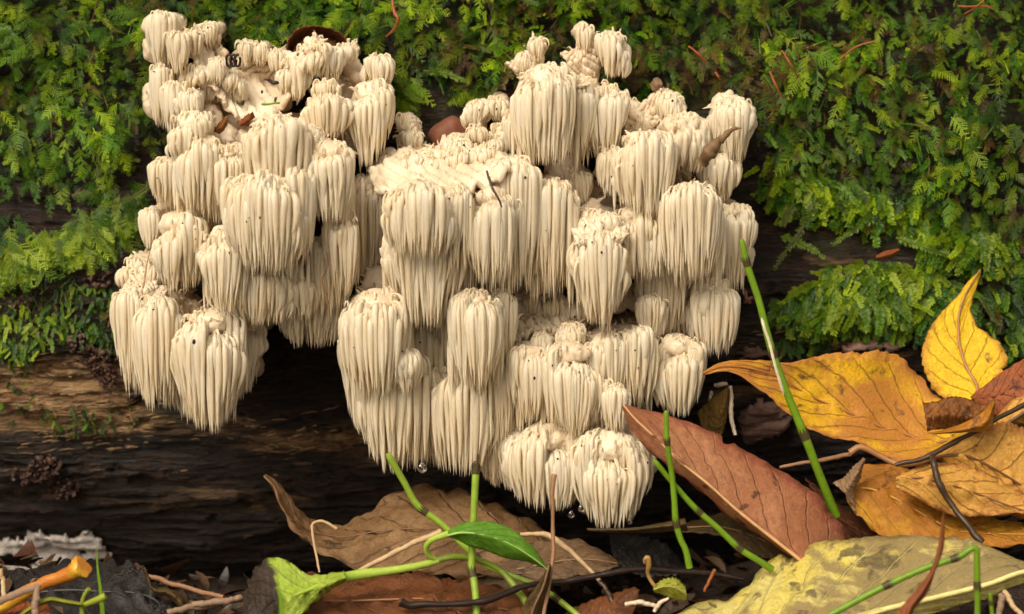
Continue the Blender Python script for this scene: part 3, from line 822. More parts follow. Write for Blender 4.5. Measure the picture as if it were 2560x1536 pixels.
def moss_carpet(name, x0, x1, rim, label, kind2, n1, n2):
    parts = []
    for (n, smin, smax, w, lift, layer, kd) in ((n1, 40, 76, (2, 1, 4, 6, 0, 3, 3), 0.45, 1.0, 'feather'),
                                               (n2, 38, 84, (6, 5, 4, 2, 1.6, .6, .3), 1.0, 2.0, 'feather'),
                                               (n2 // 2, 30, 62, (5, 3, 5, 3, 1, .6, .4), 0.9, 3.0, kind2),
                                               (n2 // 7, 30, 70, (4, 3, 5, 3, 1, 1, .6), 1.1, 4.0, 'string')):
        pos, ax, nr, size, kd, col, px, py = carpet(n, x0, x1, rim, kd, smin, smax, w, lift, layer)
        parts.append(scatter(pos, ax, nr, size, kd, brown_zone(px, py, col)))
    o = obj(name, moss_mesh(name, parts), M_MOSS)
    return tag(o, label, 'moss', kind='stuff')
moss_carpet('feather_moss', -420, 1040, RIM_L, 'bright feathery green moss carpet over the left half of the log', 'feather', 1400, 2200)
moss_carpet('woodland_moss', 1040, 2980, RIM_R, 'deep green moss carpet mixed with brown shoots over the right half of the log', 'leafy', 1700, 2700)

def patch(name, label, spec):
    """spec: list of (cx, cy, rx, ry, count, kind, smin, smax, palette weights, lift, mean direction from straight down)."""
    parts = []
    for cx, cy, rx, ry, n, kd, smin, smax, w, lift, mean in spec:
        r = np.sqrt(RNG.random(n)); a = RNG.uniform(0, 2 * math.pi, n)
        px = cx + rx * r * np.cos(a); py = cy + ry * r * np.sin(a)
        x, an = log_hit(px, py); n_, d_ = log_frame(x, an)
        pos = log_pt(x, an, 0) + n_ * (RNG.uniform(0, 1, n) * lift * (1.1 - r))[:, None]
        b = RNG.normal(mean, 0.55, n); side = np.zeros_like(n_); side[:, 0] = 1
        ax = d_ * np.cos(b)[:, None] + side * np.sin(b)[:, None] + n_ * RNG.uniform(.15, .9, n)[:, None]
        nr = n_ + RNG.normal(0, .3, (n, 3)) - d_ * .4
        ww = np.array(w, float)
        col = PAL[RNG.choice(len(PAL), n, p=ww / ww.sum())] * RNG.uniform(.7, 1.3, n)[:, None]
        parts.append(scatter(pos, ax, nr, RNG.uniform(smin, smax, n) * S, kd, col))
    return tag(obj(name, moss_mesh(name, parts), M_MOSS), label, 'moss', kind='stuff')

G, B_, D = (6, 5, 3, 1, 2, .2, .1), (4, 6, 1, 0, 4, 0, 0), (2, 1, 5, 5, .5, 1, .5)
patch('moss_strip', 'ragged strip of bright moss hanging below the carpet at the left edge',
      [(40, 625, 75, 28, 75, 'feather', 55, 100, B_, .006, .3), (150, 590, 90, 34, 80, 'feather', 50, 95, B_, .006, .3), (240, 550, 80, 40, 60, 'feather', 45, 85, G, .005, .2),
       (300, 500, 60, 60, 50, 'feather', 45, 85, G, .005, 0), (20, 560, 60, 40, 20, 'feather', 50, 80, D, .003, 0), (270, 610, 40, 30, 16, 'feather', 40, 70, G, .003, .3)])
patch('low_moss', 'thin low moss creeping over the dark wood left of the fungus',
      [(70, 800, 90, 70, 110, 'leafy', 22, 46, G, .003, 0), (210, 770, 110, 70, 130, 'leafy', 20, 42, D, .003, 0), (120, 720, 100, 50, 50, 'string', 24, 50, D, .002, 0),
       (270, 830, 60, 40, 50, 'leafy', 20, 36, D, .002, 0), (190, 1030, 160, 40, 60, 'leafy', 14, 30, D, .001, 0), (40, 890, 60, 30, 25, 'leafy', 18, 32, G, .001, 0), (30, 980, 80, 40, 30, 'leafy', 14, 26, D, .001, 0)])
patch('cushion_moss', 'thick cushion of bright green leafy moss above the yellow leaves',
      [(2180, 740, 210, 60, 420, 'leafy', 48, 84, (6, 5, 3, .5, 2, 0, 0), .014, 0), (2040, 765, 110, 34, 170, 'leafy', 42, 74, (6, 5, 3, .5, 2, 0, 0), .010, .1), (2330, 760, 110, 60, 200, 'leafy', 46, 80, (5, 3, 5, 2, 1, 0, 0), .012, 0),
       (2200, 675, 160, 24, 90, 'leafy', 40, 76, B_, .008, -.3), (2010, 858, 70, 20, 40, 'leafy', 26, 50, D, .003, 0), (2480, 800, 90, 90, 120, 'leafy', 40, 70, D, .006, 0)])
patch('rim_moss', 'loose moss shoots straggling down the dark wood at the right',
      [(2010, 470, 90, 40, 70, 'leafy', 50, 90, G, .006, 0), (2180, 500, 130, 50, 90, 'leafy', 50, 90, G, .006, 0), (2420, 600, 130, 70, 150, 'leafy', 50, 90, G, .008, 0), (1960, 430, 60, 60, 50, 'leafy', 45, 80, G, .005, 0),
       (2330, 540, 90, 40, 60, 'leafy', 50, 90, G, .006, 0), (1000, 220, 40, 40, 16, 'feather', 50, 90, G, .004, .2), (1180, 215, 60, 20, 12, 'feather', 50, 90, G, .004, -.4), (1650, 215, 50, 20, 14, 'leafy', 50, 80, D, .004, 0)])

# single trailing shoots that stand out against the wood
def shoot(pts, kind_leaf, label, leaf=22, tone=0, side_leaf=True):
    px = [p[0] for p in pts]; py = [p[1] for p in pts]
    x, an = log_hit(px, py); n_, d_ = log_frame(x, an)
    h = np.linspace(0.006, 0.010, len(pts)); P = log_pt(x, an, 0) + n_ * h[:, None]
    C = spline(P, 26); og = C[0]
    root = thing('moss_shoot', og, label, 'moss', 'trailing moss shoots on the bare wood')
    mb = MB(); mb.tube(C - og, np.linspace(3.6, 1.8, 26) * S, 5); mb.build('stem', M_STEMS[tone], root)
    T = norm(np.gradient(C, axis=0)); nn = np.array([0, -1.0, 0.2]); lv = MB()
    for i in range(1, 26):
        for sd in (-1, 1):
            if random.random() < 0.08: continue
            s = np.cross(nn, T[i]) * sd; L = leaf * S * random.uniform(.6, 1.1) * (1 - .5 * (i / 26) ** 2)
            d = norm(T[i] * random.uniform(.5, 1.1) + s + nn * random.uniform(-.1, .5)); w = norm(np.cross(nn, d)) * L * .23
            p0 = C[i] - og; m = p0 + d * L * .5 + nn * .08 * L
            lv.add([p0, m - w, p0 + d * L, m + w], [(0, 1, 2), (0, 2, 3)])
    o = lv.build('leaflets', M_LEAFLETS[tone], root, smooth=False); o['kind'] = 'stuff'
def plain_leaf(name, c, tr=.35, rough=.42):
    t = NT(name); n = t.noise(t.coord(), 500, 3)
    cc = t.mix(n, tuple(v * .7 for v in c), tuple(v * 1.35 for v in c)); t.set(Base_Color=cc, Roughness=rough, Specular_IOR_Level=0.35)
    t.translucent(cc, tr); return t.m
M_STEMS = [plain_leaf('shoot_stem', (.09, .13, .015), .1), plain_leaf('old_shoot_stem', (.07, .075, .02), .1)]
M_LEAFLETS = [plain_leaf('shoot_leaflet', (.11, .19, .010)), plain_leaf('dull_shoot_leaflet', (.085, .12, .014))]
for pts, lf, tone, lab in [
    ([(2040, 500), (2010, 560), (1970, 610), (1930, 660)], 20, 1, 'long thin dull green moss shoot trailing down beside the fungus'),
    ([(2230, 520), (2180, 545), (2130, 575), (2080, 605)], 20, 0, 'bright moss shoot with comb-like leaflets trailing left over black wood'),
    ([(1950, 590), (1985, 600), (2020, 615), (2055, 635)], 18, 0, 'short moss shoot reaching right above the leafy cushion moss'),
    ([(1985, 510), (1965, 535), (1955, 558)], 18, 1, 'short stubby moss shoot nearest the white fungus edge'),
    ([(2240, 595), (2290, 610), (2340, 625), (2400, 640)], 18, 0, 'moss shoot running right along the grey wood under the carpet rim'),
    ([(2450, 740), (2475, 785), (2490, 800)], 12, 1, 'pale withered moss shoot dangling right of the upright yellow leaf'),
    ([(395, 440), (370, 470), (330, 495), (285, 510)], 14, 1, 'mossy strand curving left out from behind the fungus'),
    ([(60, 300), (75, 350), (95, 415)], 16, 0, 'slender pale moss strand hanging straight down at the far left'),
    ([(50, 650), (38, 690), (30, 695)], 14, 0, 'short moss tip drooping from the strip at the left edge'),
    ([(125, 640), (115, 670), (105, 695)], 14, 0, 'narrow moss tip drooping over the dark wood left of the fungus'),
    ([(230, 560), (255, 590), (285, 620), (300, 640)], 14, 0, 'feathered moss strand slanting down right from the bright strip'),
    ([(1060, 180), (1110, 190), (1150, 205), (1172, 212)], 18, 0, 'moss shoot reaching right into the dark gap between the two fungus halves'),
    ([(1255, 195), (1235, 230), (1222, 248)], 14, 1, 'small moss shoot hanging above the smallest fungus tufts in the dark gap'),
    ([(1010, 225), (1040, 250), (1060, 262)], 18, 0, 'lowest moss tip hanging right of the left fungus cluster')]:
    shoot(pts, 'leafy', lab, lf, tone)
# ---------------------------------------------------------------- fallen leaves
def leaf_material(name, c1, c2, vein, spot, nveins=8, slant=0.30, patch=35, bias=0.5, spots=0.3, rough=0.38, edge=None, tr=0.18, bump=0.0009, dark_tip=None, vein_amt=0.46, fine=1.0, upper_patch=None):
    """Base colour c1 with areas of c2, branching veins, decay spots; u runs from leaf base to tip, v from edge to edge."""
    t = NT(name)
    uv = t.new('ShaderNodeUVMap', uv_map='leaf').outputs[0]
    sx = t.new('ShaderNodeSeparateXYZ'); t.link(uv, sx.inputs[0]); u, v0 = sx.outputs[0], sx.outputs[1]
    v = t.math('ABSOLUTE', t.math('MULTIPLY_ADD', v0, 2.0, -1.0))
    ob = t.coord()
    w = t.noise(ob, 60, 3, 0.5)
    ph = t.math('SUBTRACT', t.math('MULTIPLY', u, nveins), t.math('MULTIPLY', t.math('POWER', v, 0.8), nveins * slant))
    ph = t.math('ADD', ph, t.math('MULTIPLY_ADD', w, 0.5, -0.25))
    side = t.math('ADD', ph, t.math('MULTIPLY', t.math('GREATER_THAN', v0, 0.5), 0.42))
    d = t.math('ABSOLUTE', t.math('SUBTRACT', t.math('FRACT', side), 0.5))
    sv = t.math('SUBTRACT', 1.0, t.step(d, 0.015, 0.055))
    sv = t.math('MULTIPLY', sv, t.math('SUBTRACT', 1.0, t.step(v, 0.75, 1.0)))
    mv = t.math('SUBTRACT', 1.0, t.step(v, 0.015, 0.05))
    vo = t.new('ShaderNodeTexVoronoi', feature='DISTANCE_TO_EDGE'); vo.inputs['Scale'].default_value = 620 * fine; t.link(ob, vo.inputs['Vector'])
    net = t.math('SUBTRACT', 1.0, t.step(vo.outputs['Distance'], 0.0, 0.09))
    p = t.noise(ob, patch, 5, 0.6, 0.6)
    c = t.mix(t.step(p, bias - 0.07, bias + 0.07), c1, c2)
    if upper_patch is not None:
        uf = t.math('MULTIPLY', t.step(t.math('ADD', t.noise(ob, 40, 5, .62, .5), t.math('MULTIPLY', u, 0.34)), 0.57, 0.68), t.math('LESS_THAN', v0, 0.5))
        c = t.mix(t.math('MULTIPLY', uf, 0.9), c, upper_patch)
        uf2 = t.math('MULTIPLY', t.step(t.noise(ob, 75, 4, .6, .4), 0.56, 0.63), t.math('LESS_THAN', v0, 0.5))
        c = t.mix(t.math('MULTIPLY', uf2, 0.9), c, tuple(x * .38 for x in upper_patch))
    g = t.noise(ob, 420, 5, 0.7)
    c = t.mix(t.math('MULTIPLY', t.step(g, 0.38, 0.70), 0.5), c, tuple(x * 0.5 for x in c1))
    sp = t.noise(ob, 110, 4, 0.6, 0.3)
    c = t.mix(t.math('MULTIPLY', t.step(sp, 0.68 - spots * 0.18, 0.74 - spots * 0.12), 0.85), c, spot)
    c = t.mix(t.math('MULTIPLY', sv, vein_amt), c, vein)
    c = t.mix(t.math('MULTIPLY', net, vein_amt * 0.22), c, vein)
    if edge is not None:
        c = t.mix(t.math('MULTIPLY', t.step(t.math('ADD', v, t.math('MULTIPLY_ADD', g, .5, -.25)), 0.72, 1.0), 0.85), c, edge)
    bl = t.noise(ob, 48, 4, .65, .8)
    c = t.mix(t.math('MULTIPLY', t.step(bl, 0.70 - spots * .12, 0.76 - spots * .10), .7), c, tuple(x * .5 + y * .5 for x, y in zip(c2, spot)))
    if dark_tip is not None:
        dt = t.step(t.math('ADD', u, t.math('MULTIPLY_ADD', p, .4, -.2)), dark_tip[1] - .02, dark_tip[1] + .03)
        c = t.mix(dt, c, dark_tip[0])
    t.set(Base_Color=c, Roughness=t.math('MULTIPLY_ADD', g, 0.35, rough - .05), Specular_IOR_Level=0.4)
    h = t.math('ADD', t.math('MULTIPLY', sv, -0.8), t.math('ADD', t.math('MULTIPLY', net, -0.12), t.math('MULTIPLY', g, 0.8)))
    t.bump(h, bump, 0.9)
    if tr: t.translucent(c, tr)
    return t.m

def leaf_mesh(name, A, M, B, nu=90, nv=14, serr=0.0, teeth=26, bulge=0.0, wave=0.0015, seed=0, origin=None, fold=0.0):
    """A, M, B: edge, midrib and other edge as (px, py, y), base to tip."""
    A, M, B = (spline(np.array([at(*p) for p in Q]), nu) for Q in (A, M, B))
    v = np.linspace(-1, 1, nv); u = np.linspace(0, 1, nu)
    if serr:
        tooth = 1 - serr * (((u * teeth) % 1.0)) - serr * .6 * (vnoise(u * teeth * .7, seed + 3.3) * .5 + .5)
        A = M + (A - M) * tooth[:, None]; tooth2 = 1 - serr * ((u * teeth * .93 + .4) % 1.0)
        B = M + (B - M) * tooth2[:, None]
    if nu > 60:            # worn, slightly torn margins
        for E, q in ((A, 1.0), (B, 2.0)):
            e = 0.035 * fbm(u * 26, seed * 3.1 + q, q, 3) - 0.16 * np.clip(vnoise(u * 17, seed + 40 * q) - .72, 0, 1) * 3
            E += (E - M) * (e * np.minimum(1, np.linalg.norm(E - M, axis=1) / .004))[:, None]
    W = np.where((v < 0)[None, :, None], M[:, None] + (A - M)[:, None] * np.abs(v)[None, :, None], M[:, None] + (B - M)[:, None] * np.abs(v)[None, :, None])
    N = norm(np.cross(np.gradient(M, axis=0), B - A)); N = N * np.sign((N @ -CF))[:, None]
    wdt = np.linalg.norm(B - A, axis=1)
    off = bulge * (1 - v[None] ** 2) * wdt[:, None] - fold * np.exp(-(v[None] / .14) ** 2) * wdt[:, None]
    off = off + wave * fbm(u[:, None] * 5 + seed * 7.1, v[None] * 2.2 + seed, seed * 1.3, 3) * np.minimum(1, wdt[:, None] / 0.012)
    off = off + wave * 0.35 * np.sin((u[:, None] * 9 - np.abs(v[None]) * 2.6) * 2 * math.pi) * np.minimum(1, wdt[:, None] / 0.02) * (np.abs(v[None]) > .05)
    P = (W + N[:, None] * off[:, :, None]).reshape(-1, 3)
    i = np.arange(nu - 1)[:, None]; j = np.arange(nv - 1)[None]
    F = np.stack([i*nv + j, (i+1)*nv + j, (i+1)*nv + j + 1, i*nv + j + 1], -1).reshape(-1, 4)
    og = np.zeros(3) if origin is None else np.asarray(origin)
    me = mesh_from(name, P - og, F)
    uvl = me.uv_layers.new(name='leaf'); uv = np.stack(np.meshgrid(u, v * .5 + .5, indexing='ij'), -1).reshape(-1, 2)
    uvl.data.foreach_set('uv', uv[F.ravel()].astype(np.float32).ravel())
    return me, M, N

M_RIB = {}
def rib_mat(c):
    if c not in M_RIB:
        t = NT('leaf_rib'); n = t.noise(t.coord(), 300, 3)
        t.set(Base_Color=t.mix(n, tuple(x * .65 for x in c), tuple(min(1, x * 1.3) for x in c)), Roughness=.5); M_RIB[c] = t.m
    return M_RIB[c]

def leaf(name, label, cat, A, M, B, mat, rib=None, rib_r=(5, 1.5), thick=0.00035, parent=None, petiole=None, **kw):
    og = at(*M[0]) if parent is None else PARENT_LOC[parent.name]
    me, MM, N = leaf_mesh(name, A, M, B, origin=og, **kw)
    o = obj(name, me, mat, parent)
    if parent is None: o.location = og; tag(o, label, cat)
    sd = o.modifiers.new('thickness', 'SOLIDIFY'); sd.thickness = thick; sd.offset = 0
    if rib is not None:
        mb = MB(); mb.tube(MM - og + N * 0.0004, np.linspace(rib_r[0], rib_r[1], len(MM)) * S, 6)
        r = mb.build('midrib', rib_mat(rib), o if parent is None else parent)
    if petiole is not None:
        mb = MB(); C = spline([at(*p) for p in petiole[0]], 24) - og
        mb.tube(C, np.linspace(petiole[1], petiole[2], 24) * S, 7); mb.build('petiole', rib_mat(petiole[3]), o if parent is None else parent)
    return o
PARENT_LOC = {}
def zz(pts, *ys):
    """Give a list of pixels depths spread from first to last."""
    if len(ys) == 1: ys = (ys[0], ys[0])
    d = np.interp(np.linspace(0, 1, len(pts)), np.linspace(0, 1, len(ys)), ys)
    return [(p[0], p[1], float(q)) for p, q in zip(pts, d)]

BROWN = leaf_material('brown_leaf', (.20, .105, .042), (.30, .175, .080), (.10, .045, .018), (.035, .022, .014), 8, .22, 45, .5, .55, .42)
RUST = leaf_material('rust_leaf', (.19, .065, .020), (.13, .045, .016), (.26, .11, .045), (.05, .025, .012), 7, .25, 45, .5, .3, .36)
GREYB = leaf_material('grey_brown_leaf', (.135, .082, .045), (.22, .13, .065), (.30, .19, .10), (.05, .03, .018), 9, .25, 40, .5, .3, .34)
TERRA = leaf_material('terracotta_leaf', (.42, .165, .075), (.52, .235, .115), (.26, .085, .035), (.085, .035, .016), 9, .32, 28, .52, .42, .48, edge=(.30, .08, .045))
YELGREY = leaf_material('mottled_leaf', (.74, .61, .13), (.76, .66, .22), (.70, .62, .26), (.13, .095, .055), 9, .30, 30, .5, .32, .40, upper_patch=(.27, .185, .095), vein_amt=.40, bump=.0014)
YELOR = leaf_material('yellow_orange_leaf', (.86, .50, .012), (.56, .225, .040), (.30, .11, .030), (.13, .055, .018), 8, .34, 22, .50, .55, .45, edge=(.52, .20, .045))
YEL = leaf_material('yellow_leaf', (.88, .56, .015), (.72, .40, .022), (.36, .20, .05), (.17, .08, .02), 7, .36, 25, .62, .35, .45, edge=(.52, .25, .03))
DKOR = leaf_material('dark_orange_leaf', (.24, .085, .016), (.36, .14, .026), (.09, .035, .012), (.055, .025, .010), 8, .3, 60, .5, .5, .34)
ORNG = leaf_material('orange_leaf', (.46, .175, .014), (.62, .31, .018), (.60, .33, .05), (.15, .055, .015), 6, .34, 25, .56, .18, .34)
TANO = leaf_material('tan_orange_leaf', (.70, .37, .070), (.58, .27, .06), (.24, .09, .022), (.30, .115, .025), 6, .32, 28, .55, .55, .42, edge=(.40, .15, .035))
REDB = leaf_material('red_brown_leaf', (.34, .095, .026), (.25, .065, .020), (.14, .04, .016), (.08, .03, .014), 7, .3, 35, .5, .2, .36)
DKRED = leaf_material('dark_red_leaf', (.12, .036, .014), (.17, .055, .018), (.20, .08, .03), (.04, .018, .010), 7, .3, 35, .5, .2, .36)
BLACK = leaf_material('black_wet_leaf', (.012, .010, .010), (.022, .019, .018), (.055, .048, .045), (.06, .045, .03), 6, .30, 35, .5, .3, .26, tr=0.0, bump=.0009, vein_amt=.35)
OLIVE = leaf_material('olive_brown_leaf', (.085, .055, .018), (.14, .082, .030), (.20, .11, .04), (.035, .022, .012), 8, .28, 45, .5, .4, .36)
GREEN = leaf_material('fresh_green_leaf', (.135, .33, .020), (.165, .38, .030), (.22, .42, .07), (.10, .22, .02), 5, .5, 30, .5, .0, .32, tr=.35, vein_amt=.25)
PALEG = leaf_material('pale_green_leaf', (.36, .50, .045), (.44, .57, .075), (.52, .62, .16), (.18, .25, .03), 5, .4, 40, .5, .05, .36, tr=.25, dark_tip=((.045, .028, .018), .60), vein_amt=.3)
DRYC = leaf_material('dry_curl', (.33, .20, .11), (.42, .27, .16), (.20, .11, .06), (.16, .08, .04), 6, .3, 60, .5, .2, .5)
DKYEL = leaf_material('dull_yellow_leaf', (.17, .095, .016), (.22, .12, .018), (.10, .05, .015), (.06, .03, .012), 6, .3, 40, .5, .3, .5)
YGS = leaf_material('yellow_green_leaf', (.34, .37, .035), (.42, .44, .06), (.20, .18, .03), (.12, .07, .02), 5, .4, 60, .5, .35, .42, tr=.25)

# -- right hand pile, back to front
leaf('fallen_leaf', 'bright yellow upright leaf with long pointed orange tip leaning on the log', 'leaf',
     zz([(2380,1020),(2335,980),(2309,931),(2301,889),(2311,846),(2332,808),(2362,772),(2398,735),(2420,704),(2448,680)], -.004, .022),
     zz([(2445,990),(2440,960),(2422,931),(2405,889),(2396,843),(2397,790),(2412,740),(2432,705),(2450,676)], -.008, .020),
     zz([(2452,985),(2500,950),(2520,905),(2508,866),(2474,838),(2442,812),(2428,772),(2436,735),(2446,704),(2453,680)], -.006, .022),
     YEL, (.36, .17, .06), (4.5, 1.8), serr=.05, teeth=20, seed=1, wave=.002, bulge=-.03)
leaf('fallen_leaf', 'large orange and yellow leaf with brown blotches, its tip touching the fungus', 'leaf',
     zz([(2445,1070),(2395,1016),(2348,980),(2296,929),(2247,884),(2184,875),(2068,882),(1973,905),(1880,897),(1800,906),(1757,931)], -.004, .004, -.020, -.034),
     zz([(2430,1085),(2380,1100),(2331,1109),(2270,1090),(2200,1068),(2103,1025),(2015,986),(1950,945),(1880,924),(1810,918),(1756,934)], -.020, -.014, -.022, -.034),
     zz([(2430,1096),(2390,1118),(2330,1143),(2275,1160),(2198,1132),(2145,1104),(2060,1088),(1985,1047),(1905,978),(1825,928),(1758,938)], -.030, -.030, -.030, -.034),
     YELOR, (.36, .15, .05), (4, 1.5), serr=.035, teeth=24, seed=2, wave=.0022, nu=120)
leaf('fallen_leaf', 'reddish brown leaf behind the curled dark one at the right edge', 'leaf',
     zz([(2425,990),(2480,950),(2525,918),(2640,850)], -.012, -.004), zz([(2436,1000),(2495,990),(2535,965),(2640,900)], -.016, -.010), zz([(2440,1010),(2505,1040),(2545,1012),(2640,950)], -.022, -.014), REDB, (.14, .04, .016), (3, 2), seed=3)
leaf('fallen_leaf', 'tan leaf corner with dark midrib at the right edge below the red-brown leaf', 'leaf',
     zz([(2455,1092),(2515,1015),(2570,975),(2660,920)], -.020), zz([(2462,1094),(2520,1058),(2570,1026),(2660,972)], -.026), zz([(2468,1098),(2530,1066),(2580,1062),(2660,1050)], -.022), TANO, (.10, .05, .02), (5, 4), seed=4)
leaf('fallen_leaf', 'dark brown curled dry leaf lying on the base of the orange and yellow leaf', 'leaf',
     zz([(2306,1007),(2340,1003),(2376,990),(2420,995),(2455,1013),(2486,1003)], -.036), zz([(2314,1045),(2345,1040),(2385,1038),(2425,1040),(2462,1034),(2486,1008)], -.044),
     zz([(2318,1078),(2350,1074),(2390,1072),(2430,1070),(2470,1066),(2488,1014)], -.040), DKOR, None, serr=.06, teeth=9, seed=5, wave=.004)
leaf('fallen_leaf', 'small folded orange leaf flap pointing up beside the dark brown curled leaf', 'leaf',
     zz([(2330,1083),(2400,1062),(2450,1035),(2486,1003)], -.046), zz([(2332,1084),(2410,1074),(2462,1056),(2485,1008)], -.050), zz([(2334,1085),(2420,1080),(2474,1072),(2487,1010)], -.046), ORNG, None, seed=6)
leaf('fallen_leaf', 'dark red leaf half hidden behind the terracotta leaf', 'leaf',
     zz([(2010,1195),(2079,1245),(2150,1298),(2240,1352)], -.020), zz([(2040,1240),(2090,1290),(2150,1330),(2230,1362)], -.026), zz([(2060,1300),(2100,1340),(2140,1362),(2220,1376)], -.030), DKRED, (.18, .07, .03), (3, 2), seed=7)
M_OR = leaf('fallen_leaf', 'glossy orange leaf with dried curled-up left edge under the tan leaves', 'leaf',
     zz([(2108,1200),(2160,1164),(2205,1158),(2270,1170),(2330,1215),(2410,1290),(2700,1305)], -.026, -.036), zz([(2112,1232),(2160,1222),(2210,1235),(2270,1265),(2330,1300),(2400,1330),(2700,1340)], -.036, -.044),
     zz([(2118,1250),(2143,1292),(2178,1328),(2225,1352),(2300,1368),(2400,1368),(2700,1360)], -.044, -.050), ORNG, (.55, .30, .05), (3, 2), seed=8, serr=.02, wave=.003)
PARENT_LOC[M_OR.name] = np.array(M_OR.location)
leaf('curled_edge', None, None, zz([(2082,1208),(2112,1192),(2134,1166),(2159,1145)], -.040), zz([(2112,1232),(2128,1202),(2143,1178),(2160,1147)], -.048), zz([(2142,1290),(2136,1232),(2150,1190),(2161,1150)], -.044), DRYC, None, parent=M_OR, seed=9, wave=.003)
leaf('fallen_leaf', 'tan leaf with dark parallel veins filling the right edge of the pile', 'leaf',
     zz([(2335,1140),(2395,1096),(2470,1066),(2520,1050),(2590,1076),(2680,1120)], -.034, -.030), zz([(2338,1144),(2410,1140),(2470,1165),(2530,1200),(2600,1245),(2690,1310)], -.042, -.040),
     zz([(2340,1150),(2395,1180),(2440,1228),(2500,1275),(2580,1310),(2690,1370)], -.040), TANO, (.14, .055, .02), (4, 2), seed=10, serr=.04, teeth=30, wave=.003,
     petiole=([(2338,1144,-.042),(2290,1158,-.044),(2243,1160,-.042),(2200,1140,-.040),(2150,1118,-.040),(2125,1132,-.040)], 6, 8, (.30, .14, .05)))
leaf('fallen_leaf', 'pale tan leaf with brown specks and frayed lower edge, front of the tan pair', 'leaf',
     zz([(2262,1180),(2310,1160),(2366,1156),(2430,1162),(2500,1196),(2590,1245),(2690,1290)], -.042, -.040), zz([(2238,1202),(2300,1196),(2365,1210),(2430,1230),(2500,1258),(2590,1290),(2690,1330)], -.050),
     zz([(2242,1222),(2296,1252),(2350,1280),(2400,1296),(2470,1294),(2570,1292),(2690,1350)], -.050), TANO, (.22, .09, .03), (3, 1.5), seed=11, serr=.05, teeth=34, wave=.003)
leaf('fallen_leaf', 'olive brown wet leaf underneath the terracotta leaf', 'leaf',
     zz([(1700,1314),(1790,1286),(1850,1290),(1915,1325),(1990,1395)], -.030), zz([(1704,1322),(1800,1320),(1860,1335),(1925,1362),(1990,1400)], -.042), zz([(1707,1330),(1810,1344),(1870,1378),(1940,1402),(1992,1408)], -.046), OLIVE, (.20, .11, .04), (3, 1.5), seed=12)
leaf('fallen_leaf', 'long terracotta leaf with pale midrib pointing up left at the fungus', 'leaf',
     zz([(2200,1440),(2126,1345),(2103,1308),(2015,1218),(1893,1145),(1788,1082),(1690,1045),(1600,1021),(1555,1012)], -.046, -.050, -.064), zz([(2080,1470),(1985,1390),(1910,1331),(1840,1275),(1770,1212),(1700,1156),(1640,1098),(1590,1052),(1556,1014)], -.070, -.072, -.068),
     zz([(2070,1476),(1975,1394),(1895,1337),(1820,1292),(1756,1234),(1686,1180),(1624,1128),(1578,1074),(1556,1017)], -.062, -.064, -.066), TERRA, (.62, .36, .17), (5, 2), seed=13, wave=.0018, bulge=.02, nu=120, serr=.012)
leaf('fallen_leaf', 'big mottled yellow and grey leaf with thick pale midrib, lower right corner', 'leaf',
     zz([(1650,1545),(1805,1485),(1910,1418),(2005,1366),(2156,1343),(2300,1340),(2436,1351),(2520,1388),(2640,1430)], -.072, -.062, -.070, -.080), zz([(1690,1660),(1850,1630),(1980,1596),(2110,1556),(2226,1522),(2350,1493),(2471,1462),(2560,1432),(2645,1434)], -.112, -.100, -.086),
     zz([(1710,1700),(1880,1680),(2030,1645),(2150,1602),(2260,1562),(2366,1523),(2480,1490),(2565,1454),(2648,1438)], -.104, -.094, -.084), YELGREY, (.70, .60, .24), (8, 6), seed=14, wave=.0022, bulge=.03, nu=130, nv=22, serr=.015, teeth=34)
leaf('fallen_leaf', 'thin red-brown leaf blade standing upright in the foreground at lower right', 'leaf',
     zz([(2225,1570),(2240,1536),(2289,1478),(2325,1430),(2346,1367),(2358,1284)], -.150), zz([(2262,1572),(2275,1520),(2306,1476),(2334,1425),(2352,1367),(2359,1283)], -.152), zz([(2290,1572),(2282,1530),(2316,1486),(2337,1430),(2358,1367),(2360,1284)], -.150), REDB, (.2, .06, .02), (3, 1), seed=15, wave=.001)
leaf('fallen_leaf', 'nearly black wet leaf seen edge-on below the lowest spines', 'leaf',
     zz([(1468,1322),(1579,1320),(1660,1307),(1712,1296)], -.064), zz([(1468,1324),(1570,1326),(1655,1316),(1716,1310)], -.070), zz([(1468,1327),(1562,1334),(1650,1330),(1720,1326)], -.060), OLIVE, None, seed=16, wave=.0008)
leaf('fallen_leaf', 'black rotten leaf in the dark hollow under the lowest spines', 'leaf',
     zz([(1524,1334),(1600,1338),(1660,1362),(1716,1420)], -.022), zz([(1530,1376),(1600,1392),(1660,1406),(1720,1426)], -.030), zz([(1540,1420),(1600,1440),(1660,1440),(1722,1430)], -.040), BLACK, None, seed=17)
leaf('fallen_leaf', 'dull yellow leaf standing in the gap left of the orange and yellow leaf', 'leaf',
     zz([(1742,1030),(1785,992),(1820,968)], -.004), zz([(1760,1080),(1800,1040),(1822,970)], -.006), zz([(1790,1110),(1810,1075),(1824,974)], -.004), DKYEL, None, seed=18)
